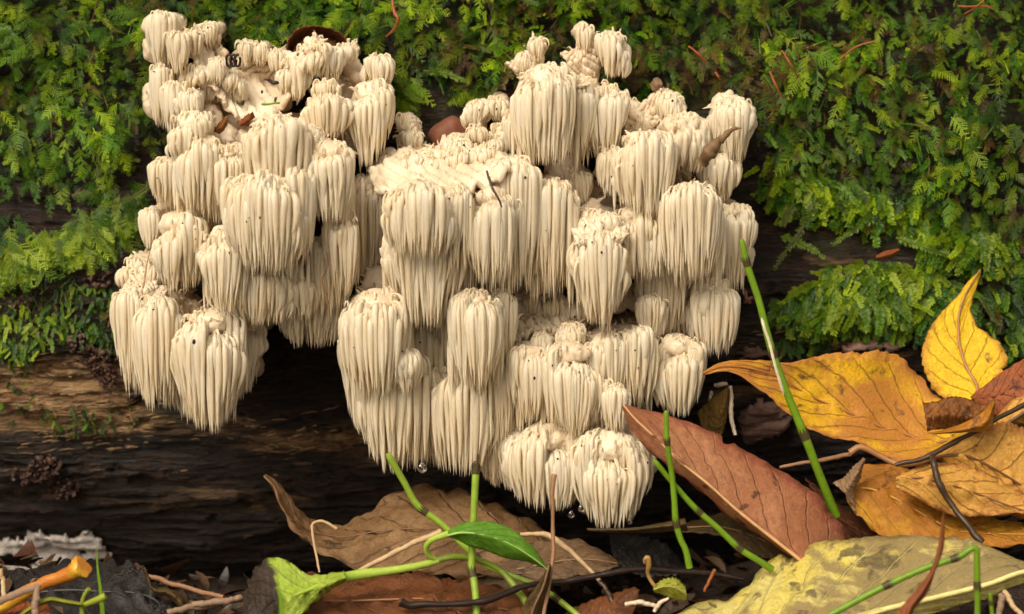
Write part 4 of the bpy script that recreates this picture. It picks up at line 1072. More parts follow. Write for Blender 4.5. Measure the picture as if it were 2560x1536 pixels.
# -- middle
leaf('fallen_leaf', 'large spotted brown leaf with thin curled tail tip below the fungus', 'leaf',
     zz([(1395,1352),(1310,1292),(1200,1240),(1070,1209),(960,1245),(860,1317),(772,1300),(728,1258),(697,1212),(663,1186)], -.018, -.010, -.024, -.034), zz([(1385,1385),(1300,1370),(1180,1345),(1060,1325),(950,1330),(850,1345),(765,1322),(720,1268),(690,1217),(661,1188)], -.040, -.036, -.034),
     zz([(1370,1420),(1290,1445),(1180,1448),(1060,1442),(950,1430),(850,1402),(758,1347),(712,1280),(684,1223),(659,1191)], -.050, -.052, -.036), BROWN, (.15, .07, .03), (3, 1.2), seed=19, wave=.003, serr=.02, teeth=22, nu=120)
leaf('fallen_leaf', 'grey brown leaf with pale side veins right of the green leaf', 'leaf',
     zz([(1100,1425),(1280,1368),(1410,1345),(1480,1360),(1547,1408)], -.036), zz([(1110,1460),(1300,1424),(1420,1402),(1485,1402),(1546,1412)], -.048), zz([(1120,1500),(1300,1482),(1430,1444),(1490,1428),(1545,1416)], -.054), GREYB, (.3, .18, .09), (3, 1.2), seed=20, wave=.002)
leaf('fallen_leaf', 'rust brown leaf lying along the bottom edge beneath the spotted brown leaf', 'leaf',
     zz([(720,1440),(850,1447),(962,1440),(1060,1436),(1130,1453),(1218,1461),(1320,1486)], -.056), zz([(700,1500),(850,1505),(962,1502),(1060,1500),(1140,1512),(1218,1520),(1330,1536)], -.078), zz([(690,1580),(850,1590),(962,1590),(1060,1590),(1150,1590),(1230,1590),(1340,1590)], -.100), RUST, (.28, .12, .05), (3, 2), seed=21, wave=.003)
leaf('fallen_leaf', 'small rusty leaf triangle at the bottom edge right of the upright brown stalk', 'leaf',
     zz([(1400,1540),(1480,1500),(1590,1470)], -.070), zz([(1420,1570),(1510,1530),(1592,1472)], -.080), zz([(1450,1600),(1560,1570),(1600,1476)], -.080), RUST, None, seed=22)
# -- left
leaf('fallen_leaf', 'large black wet leaf with ribs in the lower left corner', 'leaf',
     zz([(-60,1450),(60,1426),(158,1403),(245,1402),(308,1395),(362,1420),(388,1470)], -.020, -.026, -.050), zz([(-60,1510),(80,1486),(170,1478),(260,1482),(330,1484),(384,1500),(414,1538)], -.050, -.056, -.062),
     zz([(-60,1600),(100,1600),(200,1600),(300,1600),(380,1590),(425,1570),(436,1552)], -.086, -.086, -.070), BLACK, (.04, .035, .03), (4, 2), seed=23, wave=.0045, serr=.02, teeth=14)
leaf('fallen_leaf', 'shrivelled olive scrap hanging from the right end of the black wet leaf', 'leaf',
     zz([(352,1414),(378,1466),(420,1470),(456,1492),(470,1528)], -.056), zz([(360,1424),(385,1475),(418,1480),(448,1502),(464,1530)], -.062), zz([(366,1440),(392,1490),(416,1492),(440,1512),(458,1534)], -.058), OLIVE, None, seed=24, wave=.003, serr=.1, teeth=8)
leaf('fallen_leaf', 'orange brown leaf piece at the lower left corner under the stick', 'leaf',
     zz([(-20,1520),(50,1505),(120,1512)], -.074), zz([(-20,1550),(50,1540),(130,1536)], -.084), zz([(-20,1590),(60,1590),(140,1570)], -.09), REDB, None, seed=25)
# -- pieces lodged in the fungus and moss
leaf('dry_leaf', 'curled brown leaf standing behind the top of the left fungus cluster', 'leaf',
     zz([(716,140),(722,100),(745,74),(790,66),(830,74),(868,100)], .018), zz([(722,150),(735,115),(762,92),(800,84),(836,96),(862,118)], .028), zz([(735,165),(750,135),(775,115),(808,110),(838,120),(858,135)], .014), RUST, None, seed=26, wave=.003)
leaf('leaf_scrap', 'rust red leaf scrap in the hollow of the left fungus cluster', 'leaf', zz([(594,312),(612,290),(632,280)], -.010), zz([(600,314),(618,300),(634,284)], -.020), zz([(604,314),(624,306),(636,290)], -.016), REDB, None, seed=27)
leaf('leaf_scrap', 'dark brown leaf sliver left of the rust red scrap in the fungus hollow', 'leaf', zz([(524,330),(545,312),(566,294)], -.020), zz([(534,330),(552,318),(567,298)], -.028), zz([(548,336),(560,326),(568,304)], -.026), DKOR, None, seed=28)
leaf('leaf_scrap', 'small green leaf scrap stuck between tufts of the right cluster', 'leaf', zz([(1700,414),(1712,424),(1730,436)], -.030), zz([(1704,430),(1716,438),(1726,448)], -.034), zz([(1706,452),(1716,456),(1724,458)], -.030), OLIVE, None, seed=29)
leaf('leaf_scrap', 'pale dry leaf scrap in the moss above the right fungus cluster', 'leaf', zz([(1624,210),(1640,195),(1652,200)], .020), zz([(1630,226),(1644,214),(1656,210)], .016), zz([(1640,238),(1650,230),(1658,220)], .018), DRYC, None, seed=30)
leaf('leaf_scrap', 'orange bark flake lying on the dark wood right of the fungus', 'bark flake', zz([(2190,640),(2215,628),(2246,622)], .028), zz([(2190,644),(2220,638),(2248,624)], .025), zz([(2192,648),(2222,646),(2249,630)], .028), REDB, None, seed=31)
# ---------------------------------------------------------------- green stems, straws, twigs
M_HORSE = plain_leaf('horsetail_green', (.145, .265, .012), .12, .34)
M_HORSE2 = plain_leaf('horsetail_light_green', (.24, .36, .035), .12, .34)
M_SHEATH = plain_leaf('sheath_dark', (.055, .040, .014), .0, .5)
M_PEEL = plain_leaf('peeled_skin', (.66, .58, .42), .1, .5)
def horsetail(label, pts, r0, r1, nodes, mat, group='bare green horsetail stems', brown_top=False, peel=None):
    """pts (px, py, y) top to bottom; nodes: places along the stem (0..1) where a toothed dark sheath sits."""
    C = spline([at(*p) for p in pts], 80); og = C[-1]
    root = thing('horsetail_stem', og, label, 'plant', group)
    cuts = [0.0] + list(nodes) + [1.0]
    R = np.linspace(r0, r1, 80) * S
    for a, b in zip(cuts[:-1], cuts[1:]):
        i, j = int(a * 79), max(int(b * 79), int(a * 79) + 2)
        seg = C[i:j + 1] - og; rr = R[i:j + 1].copy()
        rr = rr * (1 - .10 * np.sin(np.linspace(0, math.pi, len(rr))))
        if a == 0.0: rr[0] *= .55; rr[1] *= .9
        mb = MB(); mb.tube(seg, rr, 10); mb.build('stem_segment', mat if not (brown_top and a == 0.0) else M_SHEATH, root)
    for n in nodes:
        k = min(int(n * 79), 76); d = norm(C[k + 2] - C[k]); p = C[k] - og; r = R[k]; up = -d
        mb = MB(); L = r * 1.5
        mb.tube([p - up * L * 0.9, p - up * L * .3, p + up * L * .25], np.array([1.02, 1.12, 1.16]) * r, 10, cap=False)
        s = norm(np.cross(up, (0, 1, 0.2))); w = np.cross(s, up)
        for q in range(10):                     # the ring of teeth
            an = q / 10 * 2 * math.pi; e = s * math.cos(an) + w * math.sin(an); e2 = s * math.cos(an + .45) + w * math.sin(an + .45); e0 = s * math.cos(an - .1) + w * math.sin(an - .1)
            b0, b1 = p + up * L * .2 + e0 * r * 1.17, p + up * L * .2 + e2 * r * 1.17
            mb.add([b0, b1, p + up * L * 1.15 + e * r * 1.22, p + up * L * .2 + e * r * 1.05], [(0, 1, 2), (1, 3, 2), (3, 0, 2)])
        mb.build('node_sheath', M_SHEATH, root)
    if peel is not None:
        P = spline([at(*p) for p in peel], 20) - og
        mb = MB(); mb.tube(P, np.array([1.5] + [3.6, 3.2] * 9 + [.5]) * S, 5, flat=1.0); mb.build('peeled_strip', M_PEEL, root)
    return root
horsetail('tall green horsetail stem with a peeling white strip in front of the yellow leaf', [(1854,599,-.046),(1868,662,-.046),(1896,748,-.046),(1928,871,-.047),(1961,966,-.048),(1991,1040,-.048),(2008,1082,-.048),(2020,1112,-.048),(2050,1191,-.046),(2090,1290,-.042)], 8.5, 12, [.088, .395, .695], M_HORSE,
          peel=[(1904,795,-.054),(1912,825,-.055),(1922,852,-.055),(1934,900,-.056),(1942,930,-.056),(1950,955,-.056),(1960,988,-.055)])
horsetail('upright light green horsetail stem with a brown top crossing the oval green leaf', [(1190,1153,-.072),(1190,1172,-.072),(1188,1210,-.073),(1183,1314,-.075),(1179,1420,-.078),(1185,1454,-.08),(1190,1500,-.083),(1192,1560,-.086)], 9, 9.5, [.055, .685], M_HORSE2, brown_top=True)
horsetail('slanting green horsetail stem passing behind the oval green leaf', [(969,1135,-.058),(1008,1202,-.056),(1045,1265,-.055),(1106,1312,-.056),(1165,1370,-.058),(1200,1400,-.058),(1235,1423,-.060),(1341,1465,-.066),(1411,1512,-.072),(1470,1560,-.078)], 9, 8, [.255, .515, .86], M_HORSE2)
horsetail('short upright horsetail stem standing in front of the terracotta leaf', [(1665,1027,-.082),(1666,1060,-.082),(1668,1104,-.082),(1680,1190,-.08),(1686,1254,-.08),(1690,1307,-.08),(1702,1350,-.08),(1714,1375,-.08),(1724,1420,-.08)], 6.5, 8.5, [.195, .72], M_HORSE)
horsetail('slanting horsetail stem leading down right under the terracotta leaf', [(1635,1151,-.078),(1677,1202,-.077),(1739,1272,-.076),(1795,1321,-.076),(1851,1374,-.076),(1890,1398,-.076),(1930,1424,-.074)], 6.5, 9, [.43, .755], M_HORSE)
horsetail('sharply bent horsetail stem lying over the mottled yellow leaf', [(2443,1560,-.130),(2444,1500,-.130),(2443,1468,-.130),(2442,1400,-.130),(2441,1372,-.130),(2430,1371,-.130),(2398,1392,-.130),(2313,1421,-.130),(2208,1468,-.130),(2079,1536,-.130),(2030,1562,-.130)], 7.5, 8.5, [.155, .40, .68], M_HORSE)
horsetail('little green stem stub at the bottom edge far right', [(2475,1484,-.135),(2478,1510,-.135),(2482,1560,-.135)], 5, 5, [.3], M_HORSE)

def grass_blade(label, pts, w, mat):
    C = spline([at(*p) for p in pts], 30); og = C[0]; mb = MB()
    mb.tube(C - og, np.linspace(w, .6, 30) * S, 6, flat=.35, ref=(0, -1, .1))
    o = mb.build('grass_blade', mat, None); o.location = og; tag(o, label, 'grass blade')
grass_blade('single green grass blade standing in front of the black wet leaf', [(258,1560,-.095),(252,1480,-.095),(245,1430,-.095),(240,1362,-.095)], 7, M_HORSE)
grass_blade('blurred short grass blade in the foreground before the pale green leaf', [(710,1580,-.170),(702,1500,-.170),(692,1450,-.170)], 10, M_HORSE)

# the young plant: stalk, oval leaf, big pale leaf with a rotted brown end
PL = at(1200, 1402, -.070)
plant = thing('young_plant', PL, 'young plant with oval green leaf and pale green leaf rotted brown at its end', 'plant')
PARENT_LOC[plant.name] = PL
M_STALK = plain_leaf('plant_stalk', (.20, .27, .030), .1, .4)
M_STALK2 = plain_leaf('pale_stalk', (.36, .50, .07), .12, .4)
def tube_part(name, pts, r, mat, parent, og, n=30, sides=8):
    mb = MB(); C = spline([at(*p) for p in pts], n) - og
    mb.tube(C, np.interp(np.linspace(0, 1, n), np.linspace(0, 1, len(r)), r) * S, sides); return mb.build(name, mat, parent)
tube_part('stem', [(1085,1403,-.074),(1120,1394,-.074),(1151,1392,-.073),(1200,1402,-.072),(1253,1428,-.072),(1299,1484,-.076),(1345,1550,-.080)], (8, 7.5, 7, 8.5, 9), M_STALK, plant, PL)
tube_part('leaf_stalk', [(735,1490,-.098),(780,1472,-.092),(830,1452,-.086),(900,1437,-.080),(990,1425,-.078),(1050,1414,-.076),(1096,1402,-.074)], (3, 6, 11, 13, 10, 9, 8), M_STALK2, plant, PL)
tube_part('leaf_stalk', [(1095,1402,-.074),(1072,1388,-.076),(1066,1368,-.078),(1080,1350,-.080),(1124,1334,-.082)], (6, 6.5, 7, 7.5, 9), M_STALK2, plant, PL)
leaf('leaf_blade', None, None, zz([(1118,1336),(1135,1318),(1165,1306),(1218,1304),(1278,1323),(1325,1360),(1352,1395),(1368,1422)], -.082, -.080), zz([(1118,1339),(1150,1332),(1190,1334),(1240,1345),(1290,1368),(1325,1390),(1350,1408),(1368,1423)], -.084, -.086),
     zz([(1120,1342),(1148,1352),(1175,1366),(1220,1380),(1270,1396),(1315,1404),(1345,1413),(1367,1424)], -.082, -.080), GREEN, (.26, .46, .08), (3, 1), parent=plant, seed=41, wave=.001, serr=.02, teeth=16, bulge=.05)
leaf('leaf_blade', None, None, zz([(862,1430),(800,1441),(770,1440),(745,1421),(712,1399),(676,1396),(650,1406),(626,1436),(604,1488)], -.084, -.078), zz([(862,1440),(812,1458),(768,1474),(732,1487),(702,1494),(672,1494),(646,1496),(624,1504),(606,1518)], -.096, -.090),
     zz([(864,1450),(822,1476),(782,1508),(745,1550),(705,1580),(662,1590),(630,1590),(618,1586),(602,1556)], -.090, -.096), PALEG, None, parent=plant, seed=42, wave=.003, bulge=-.03)

# straws and stalks
M_STRAW = plain_leaf('dry_straw', (.48, .33, .18), .05, .55)
M_STRAW2 = plain_leaf('brown_straw', (.26, .135, .07), .0, .55)
M_TWIG = plain_leaf('wet_black_twig', (.020, .012, .010), .0, .18)
tS = NT('orange_stick'); nS = tS.noise(tS.coord((40, 120, 120)), 1.0, 5, .65); nT = tS.noise(tS.coord(), 90, 4)
tS.set(Base_Color=tS.mix(tS.step(nT, .4, .65), tS.mix(nS, (.30, .075, .010), (.58, .22, .02)), (.62, .36, .035)), Roughness=.4); tS.bump(nS, .0012, .9); M_STICK = tS.m
M_BARK = plain_leaf('grey_bark', (.23, .15, .095), .0, .6)
M_ROOT = plain_leaf('pale_root', (.58, .47, .35), .0, .5)
M_RNEED = plain_leaf('red_needle', (.26, .075, .022), .0, .5)
M_DARKP = plain_leaf('dark_petiole', (.045, .025, .014), .0, .35)
def rod(name, label, cat, pts, r, mat, group=None, n=40, sides=7, rough=.12):
    C = spline([at(*p) for p in pts], n); og = C[0].copy(); mb = MB()
    C = C + np.stack([fbm(np.arange(n) * 6.0 / n, len(label) * 1.7, q * 9.0, 3) for q in range(3)], -1) * min(np.mean(r), 9) * 0.7 * S
    rr = np.interp(np.linspace(0, 1, n), np.linspace(0, 1, len(r)), r) * S * (1 + rough * RNG.uniform(-1, 1, n))
    mb.tube(C - og, rr, sides); o = mb.build(name, mat, None); o.location = og
    return tag(o, label, cat, group)
rod('straw', 'pale dry straw lying across the spotted brown leaf towards the green leaf', 'straw', [(1108,1326,-.064),(1040,1355,-.064),(950,1400,-.064),(870,1440,-.066)], (8, 7, 6, 5), M_STRAW)
s2 = rod('straw', 'pale jointed straw bending down right past the upright brown stalk', 'straw', [(1300,1335,-.062),(1352,1336,-.062),(1368,1340,-.062),(1420,1376,-.064),(1470,1420,-.066),(1502,1454,-.068)], (4.5, 6, 8, 6.5, 5, 4.5), M_STRAW)
rod('stalk', 'dark continuation of a bent stalk at the bottom edge under the black twig', 'stalk', [(1500,1452,-.070),(1525,1490,-.074),(1560,1545,-.080)], (6, 7, 6), M_DARKP)
rod('straw', 'thin bent grass straw leaning against the left part of the spotted brown leaf', 'straw', [(842,1322,-.056),(810,1304,-.056),(792,1304,-.056),(780,1312,-.057),(790,1380,-.060),(799,1432,-.064)], (4, 3.5, 3.5, 3.5, 3, 2.5), M_STRAW)
rod('straw', 'reddish brown straw leaning down right beside the black wet leaf', 'straw', [(360,1438,-.030),(450,1466,-.036),(560,1494,-.044)], (7, 6.5, 6), M_STRAW2)
for k, (p, lab) in enumerate([([(415,1530,-.066),(520,1512,-.060),(600,1500,-.058)], 'flat dry straw stump lying left of the pale green leaf'), ([(480,1512,-.062),(560,1505,-.062),(610,1492,-.060)], 'frayed straw piece just behind the flat straw stump')]):
    rod('straw', lab, 'straw', p, (8, 9, 7), M_BARK)
rod('stalk', 'upright brown leaf stalk with hooked top before the lowest white spines', 'stalk', [(1384,1186,-.070),(1382,1200,-.071),(1379,1240,-.072),(1383,1330,-.074),(1379,1420,-.078),(1366,1500,-.082),(1355,1560,-.086)], (7, 4.5, 4.5, 5, 5, 5, 5), M_STRAW2)
leaf('dry_leaf', 'narrow folded brown leaf at the foot of the upright brown stalk', 'leaf', zz([(1375,1410),(1345,1460),(1310,1510),(1280,1570)], -.078), zz([(1375,1415),(1358,1470),(1335,1520),(1320,1575)], -.086), zz([(1378,1420),(1372,1475),(1362,1525),(1356,1575)], -.080), OLIVE, (.2, .1, .05), (3, 2), seed=43)
rod('twig', 'wet black twig lying across the litter at the bottom edge', 'twig', [(1000,1508,-.088),(1020,1518,-.088),(1060,1514,-.088),(1095,1512,-.088),(1183,1506,-.087),(1218,1502,-.086),(1270,1482,-.082),(1334,1461,-.078),(1393,1454,-.074),(1481,1440,-.072),(1586,1424,-.070),(1656,1424,-.068),(1777,1433,-.066),(1860,1448,-.066)], (12, 8, 7, 9, 8, 8, 7, 7, 9, 7, 7, 7, 7, 5), M_TWIG, n=70, rough=.2)
rod('twig', 'small red twig stub sticking up beside the black twig', 'twig', [(1788,1424,-.074),(1775,1450,-.078),(1760,1478,-.082)], (4, 4, 3), M_RNEED)
st = rod('stick', 'thick orange stick with flared cut end in the lower left corner', 'stick', [(-60,1548,-.086),(40,1496,-.088),(120,1458,-.090),(170,1436,-.092),(196,1423,-.094),(207,1418,-.095)], (17, 17, 16, 14, 16, 23), M_STICK, n=40, sides=14, rough=.05)
og = np.array(st.location)
nv_ = len(st.data.vertices); cen = np.mean([np.array(v.co) for v in st.data.vertices[nv_ - 14:]], axis=0)
for v_ in st.data.vertices[nv_ - 28:]:
    k_ = random.uniform(.72, 1.3); v_.co = Vector(cen + (np.array(v_.co) - cen) * k_ + RNG.normal(0, 1.5, 3) * S)
mb = MB(); C = spline([at(-40,1520,-.098), at(30,1490,-.102), at(70,1474,-.104), at(98,1468,-.104)], 20); mb.tube(C - og, np.array([9]*18 + [8, 5]) * S * RNG.uniform(.85, 1.15, 20), 8, flat=.6)
mb.build('peeling_bark', M_BARK, st)
rod('bark_strip', 'grey dry bark strip hanging down across the orange stick', 'bark strip', [(100,1466,-.106),(92,1476,-.108),(90,1510,-.110),(86,1560,-.112)], (6, 9, 9, 9), M_BARK)
rod('straw', 'short pale straw at the left edge beside the orange stick', 'straw', [(0,1425,-.060),(8,1470,-.062),(14,1500,-.066)], (7, 6, 7), M_STRAW)
SP = at(205, 1530, -.104); sprout = thing('sprout', SP, 'tiny yellow-green sprout with three arms in the lower left corner', 'plant'); PARENT_LOC[sprout.name] = SP
M_SPR = plain_leaf('sprout_green', (.30, .36, .035), .25, .4)
tube_part('stem', [(206,1570,-.104),(205,1530,-.104),(204,1508,-.104)], (6, 6, 5), M_SPR, sprout, SP)
tube_part('stem', [(204,1512,-.104),(210,1490,-.105),(222,1472,-.106)], (5, 4, 5), M_SPR, sprout, SP, 14)
tube_part('stem', [(204,1516,-.104),(228,1506,-.106),(248,1498,-.107),(264,1490,-.107)], (6, 7, 8, 9), M_SPR, sprout, SP, 14)
leaf('leaf_blade', None, None, zz([(206,1508),(165,1500),(122,1494),(85,1511),(44,1540)], -.104), zz([(206,1512),(165,1506),(124,1500),(86,1517),(46,1543)], -.108), zz([(206,1518),(165,1512),(126,1507),(87,1522),(48,1546)], -.104), YGS, None, parent=sprout, seed=44, wave=.0006)
SQ = at(1628, 1460, -.072); seedl = thing('seedling', SQ, 'seedling with curled brown stem and toothed yellow-green leaf', 'plant'); PARENT_LOC[seedl.name] = SQ
tube_part('stem', [(1612,1408,-.076),(1614,1396,-.077),(1620,1394,-.077),(1622,1412,-.076),(1620,1436,-.074),(1634,1462,-.074),(1655,1480,-.074)], (4, 6, 6.5, 5, 4.5, 5, 4), plain_leaf('seedling_stem', (.36, .21, .07), .05, .4), seedl, SQ)
leaf('leaf_blade', None, None, zz([(1634,1468),(1655,1448),(1685,1442),(1712,1462)], -.076), zz([(1634,1474),(1660,1466),(1690,1470),(1716,1486)], -.080), zz([(1634,1480),(1658,1490),(1690,1502),(1716,1500)], -.076), YGS, (.3, .3, .05), (2, 1), parent=seedl, seed=45, serr=.18, teeth=9, wave=.002)
rod('petiole', 'black leaf stalk rising between the tan leaf and the mottled leaf', 'stalk', [(2334,1140,-.052),(2334,1160,-.056),(2345,1200,-.058),(2376,1258,-.060),(2412,1303,-.064),(2456,1358,-.068)], (7, 9, 8, 7, 8, 9), M_DARKP)
rod('petiole', 'long dark midrib stalk running up right across the pile of tan leaves', 'stalk', [(2240,1164,-.048),(2296,1150,-.048),(2366,1116,-.046),(2436,1080,-.042),(2485,1050,-.040),(2560,1012,-.036),(2640,970,-.034)], (5, 7, 7, 6, 6, 6, 6), M_DARKP)
rod('twig', 'thin brown twig lying behind the tall horsetail stem below the orange leaf', 'twig', [(1950,1167,-.024),(2033,1153,-.026),(2090,1146,-.030),(2125,1136,-.034)], (4, 5, 6, 6), M_STRAW2)
for k, (p, r, lab) in enumerate([([(1826,965,.000),(1828,1000,-.002),(1830,1050,-.004),(1838,1090,-.006)], 5, 'upright white rootlet in the dark gap below the orange leaf tip'), ([(1786,964,.004),(1804,962,.002),(1816,958,.002)], 5, 'short white rootlet lying level above the dull yellow leaf'), ([(1781,977,.004),(1776,995,.002),(1772,1006,.002)], 4, 'tiny white rootlet stub nearest the white fungus edge')]):
    rod('rootlet', lab, 'root', p, (r, r * 1.2, r), M_ROOT)
rod('straw', 'pale straw scraps at the bottom edge below the seedling', 'straw', [(1562,1512,-.086),(1600,1506,-.086),(1640,1516,-.086)], (5, 6, 5), M_ROOT)
rod('straw', 'white fibre lying at the right of the pale straw scraps', 'straw', [(1635,1530,-.09),(1650,1508,-.09),(1672,1496,-.09)], (4, 5, 3), M_ROOT)
rod('straw', 'blunt pale straw at the bottom right corner', 'straw', [(2512,1480,-.10),(2530,1510,-.104),(2556,1545,-.108)], (6, 6, 6), M_STRAW)
rod('stalk', 'short cut stalk beside the bent horsetail at the bottom right', 'stalk', [(2505,1490,-.10),(2500,1520,-.104),(2496,1550,-.106)], (8, 8, 8), M_BARK)
rod('needle', 'curved red-brown tendril hanging over the moss above the fungus gap', 'tendril', [(980,-20,.014),(984,30,.012),(995,46,.010),(990,66,.012),(983,76,.014),(966,92,.018)], (4, 4.5, 4.5, 4, 3.5, 2), M_RNEED)
for lab, p in zip(['long fine reddish needle lying level in the moss, upper right corner', 'second needle crossing the level one in the upper right corner', 'short reddish needle slanting down right in the brown moss belt', 'reddish needle slanting right at the upper edge of the brown moss', 'reddish needle in the moss right above the right fungus cluster', 'stubby reddish needle in the moss between brown shoots', 'tan needle rising right among the green moss of the right half'], ([(2395,16,.008),(2440,17,.006),(2482,18,.008)], [(2410,36,.010),(2440,18,.006),(2465,-4,.006)], [(1924,178,.018),(1938,210,.014),(1956,246,.016)], [(1955,126,.016),(1976,160,.012),(1996,196,.016)], [(1722,116,.018),(1745,134,.014),(1770,158,.016)], [(1788,180,.018),(1796,192,.016),(1802,200,.018)], [(2098,150,.014),(2140,118,.012),(2190,102,.010)])):
    rod('needle', lab, 'needle', p, (2.2, 2.6, 1.6), M_RNEED, 'reddish needles caught in the moss', n=12, sides=5)
rod('twig', 'thin dark twig stuck on the middle fungus tufts', 'twig', [(1216,428,-.058),(1228,462,-.062),(1242,490,-.064),(1255,518,-.064)], (3, 3.5, 3, 2), M_DARKP, n=20)
rod('needle', 'short green needle lying in the hollow of the left cluster', 'needle', [(655,262,-.012),(676,260,-.014),(700,257,-.014)], (3, 3, 2.5), M_HORSE, n=8)
rod('bark_strip', 'black bark splinter in the hollow of the left cluster', 'bark strip', [(665,198,-.004),(682,206,-.008),(698,208,-.008)], (2, 5, 4), M_TWIG, n=10)
rod('needle', 'dried grass stem poking into the fungus at its far left shoulder', 'straw', [(373,630,-.022),(366,665,-.024),(357,722,-.024)], (2, 2.5, 2.5), M_STRAW, n=10)
rod('needle', 'thin curved hair-like stalk hanging before the spines of the left cluster', 'stalk', [(823,630,-.040),(818,670,-.042),(806,700,-.042),(814,735,-.042),(822,760,-.042)], (1.6, 1.6, 1.6, 1.6, 1.2), M_STRAW2, n=20)

# thin ragged sheets of the fungus's own flesh
PARENT_LOC[fungus.name] = FUNGUS_LOC
for A_, M_, B_2, sd_, wv in [
    (zz([(482,66),(532,60),(556,128),(592,168),(612,106),(646,110),(668,152),(692,126),(716,170)], .004, .014), zz([(480,96),(520,120),(556,182),(592,215),(622,200),(650,205),(676,214),(700,206),(718,210)], .010, .020), zz([(474,124),(504,190),(542,250),(590,296),(630,312),(660,306),(690,290),(708,268),(720,246)], -.006, -.012), 51, .004),
    (zz([(1262,158),(1290,150),(1316,124),(1338,98),(1362,106)], .008), zz([(1285,176),(1312,164),(1334,140),(1350,118),(1366,110)], .004), zz([(1300,200),(1345,192),(1356,158),(1360,132),(1368,114)], .006), 52, .004),
    (zz([(1400,134),(1440,126),(1452,90),(1462,64),(1480,92),(1530,84)], .008), zz([(1420,160),(1446,150),(1464,130),(1476,108),(1500,108),(1532,98)], .002), zz([(1430,210),(1466,212),(1492,186),(1506,150),(1524,130),(1536,112)], .004), 53, .004),
    (zz([(926,432),(966,398),(1008,382),(1050,386),(1090,368),(1140,372),(1190,362),(1230,372),(1268,388)], .000, -.010), zz([(930,446),(975,424),(1020,412),(1065,412),(1110,404),(1160,402),(1205,400),(1240,398),(1272,402)], -.012, -.030), zz([(940,478),(990,480),(1040,476),(1090,474),(1130,476),(1180,478),(1220,480),(1250,462),(1276,440)], -.034, -.050, -.046), 54, .005),
    (zz([(300,706),(322,668),(350,646),(384,660),(408,700)], .004), zz([(306,716),(330,698),(356,690),(384,698),(410,716)], -.006), zz([(312,738),(340,736),(366,738),(390,744),(414,740)], -.020), 55, .004),
    (zz([(1262,768),(1290,736),(1330,744),(1372,738),(1410,752),(1456,768)], .006), zz([(1264,800),(1298,786),(1336,788),(1376,784),(1416,792),(1460,800)], -.006), zz([(1266,846),(1300,846),(1340,834),(1380,830),(1420,836),(1462,836)], -.018), 56, .005),
    (zz([(1432,560),(1456,536),(1496,528),(1536,548),(1558,572)], -.020), zz([(1434,578),(1462,566),(1498,562),(1532,574),(1560,588)], -.034), zz([(1438,602),(1466,606),(1500,608),(1530,608),(1562,606)], -.044), 57, .004),
    (zz([(996,300),(1020,286),(1040,294),(1052,320),(1040,360),(1050,386)], .012), zz([(1004,320),(1022,312),(1032,318),(1036,340),(1026,364),(1030,390)], .006), zz([(1004,340),(1016,338),(1020,342),(1010,352),(1002,372),(1000,400)], .010), 58, .004),
    (zz([(1552,286),(1570,252),(1600,262),(1640,232),(1690,232),(1716,262)], .004), zz([(1560,310),(1582,290),(1612,292),(1648,268),(1688,262),(1714,276)], -.002), zz([(1566,340),(1594,330),(1624,326),(1654,306),(1690,296),(1714,294)], .0), 59, .004)]:
    leaf('flesh_flap', None, None, A_, M_, B_2, M_FLESH, None, thick=.0016, parent=fungus, seed=sd_, wave=wv, serr=.05, teeth=7, nu=100, nv=20)
# ---------------------------------------------------------------- crusts, crumbs, chips, drops
def in_poly(px, py, poly):
    x, y = np.asarray(px), np.asarray(py); r = np.zeros(x.shape, bool); n = len(poly)
    for i in range(n):
        (x0, y0), (x1, y1) = poly[i], poly[(i + 1) % n]
        c = ((y0 > y) != (y1 > y)) & (x < (x1 - x0) * (y - y0) / (y1 - y0 + 1e-12) + x0); r ^= c
    return r
def crust(name, label, cat, poly, c1, c2, step=5, thick=.004, holes=.0, seed=0):
    P = np.array(poly, float); x0, y0 = P.min(0) - 8; x1, y1 = P.max(0) + 8
    gx = np.arange(x0, x1, step); gy = np.arange(y0, y1, step * .8); X, Y = np.meshgrid(gx, gy, indexing='ij')
    jx = 7 * vnoise(X / 13, Y / 9, seed); jy = 6 * vnoise(X / 11, Y / 10, seed + 5)
    ins = in_poly(X + jx, Y + jy, poly) & ~((vnoise(X / 26, Y / 15, seed + 9) > 1 - holes))
    d = ins.astype(float)
    for _ in range(5):
        pd = np.pad(d, 1); d = np.minimum(d + 1, 1 + np.minimum.reduce([pd[:-2, 1:-1], pd[2:, 1:-1], pd[1:-1, :-2], pd[1:-1, 2:]])) * ins
    x, an = log_hit(X.ravel(), Y.ravel()); n_, dn = log_frame(x, an)
    h = thick * np.clip(d.ravel() / 4, 0, 1) ** .6 + 0.0006 * fbm(X.ravel() / 40, Y.ravel() / 9, seed + 2, 3) - .0003
    V = log_pt(x, an, 0.0012) + n_ * h[:, None]
    m = len(gy); i, j = np.nonzero(ins[:-1, :-1] & ins[1:, :-1] & ins[1:, 1:] & ins[:-1, 1:]); a = i * m + j
    F = np.stack([a, a + 1, a + m + 1, a + m], -1)
    used = np.unique(F); rm = np.full(len(V), -1); rm[used] = np.arange(len(used)); V = V[used]; F = rm[F]; og = V.mean(0)
    t = NT(name + '_skin'); v = t.coord((1, 1, 2.5)); nn = t.noise(v, 150, 5, .6); n2 = t.noise(v, 600, 3)
    t.set(Base_Color=t.mix(t.step(nn, .35, .7), c1, c2), Roughness=.6); t.bump(t.math('ADD', nn, n2), .001, .8)
    o = obj(name, mesh_from(name, V - og, F), t.m); o.location = og; sd = o.modifiers.new('thickness', 'SOLIDIFY'); sd.thickness = .0012; sd.offset = -1
    return tag(o, label, cat)
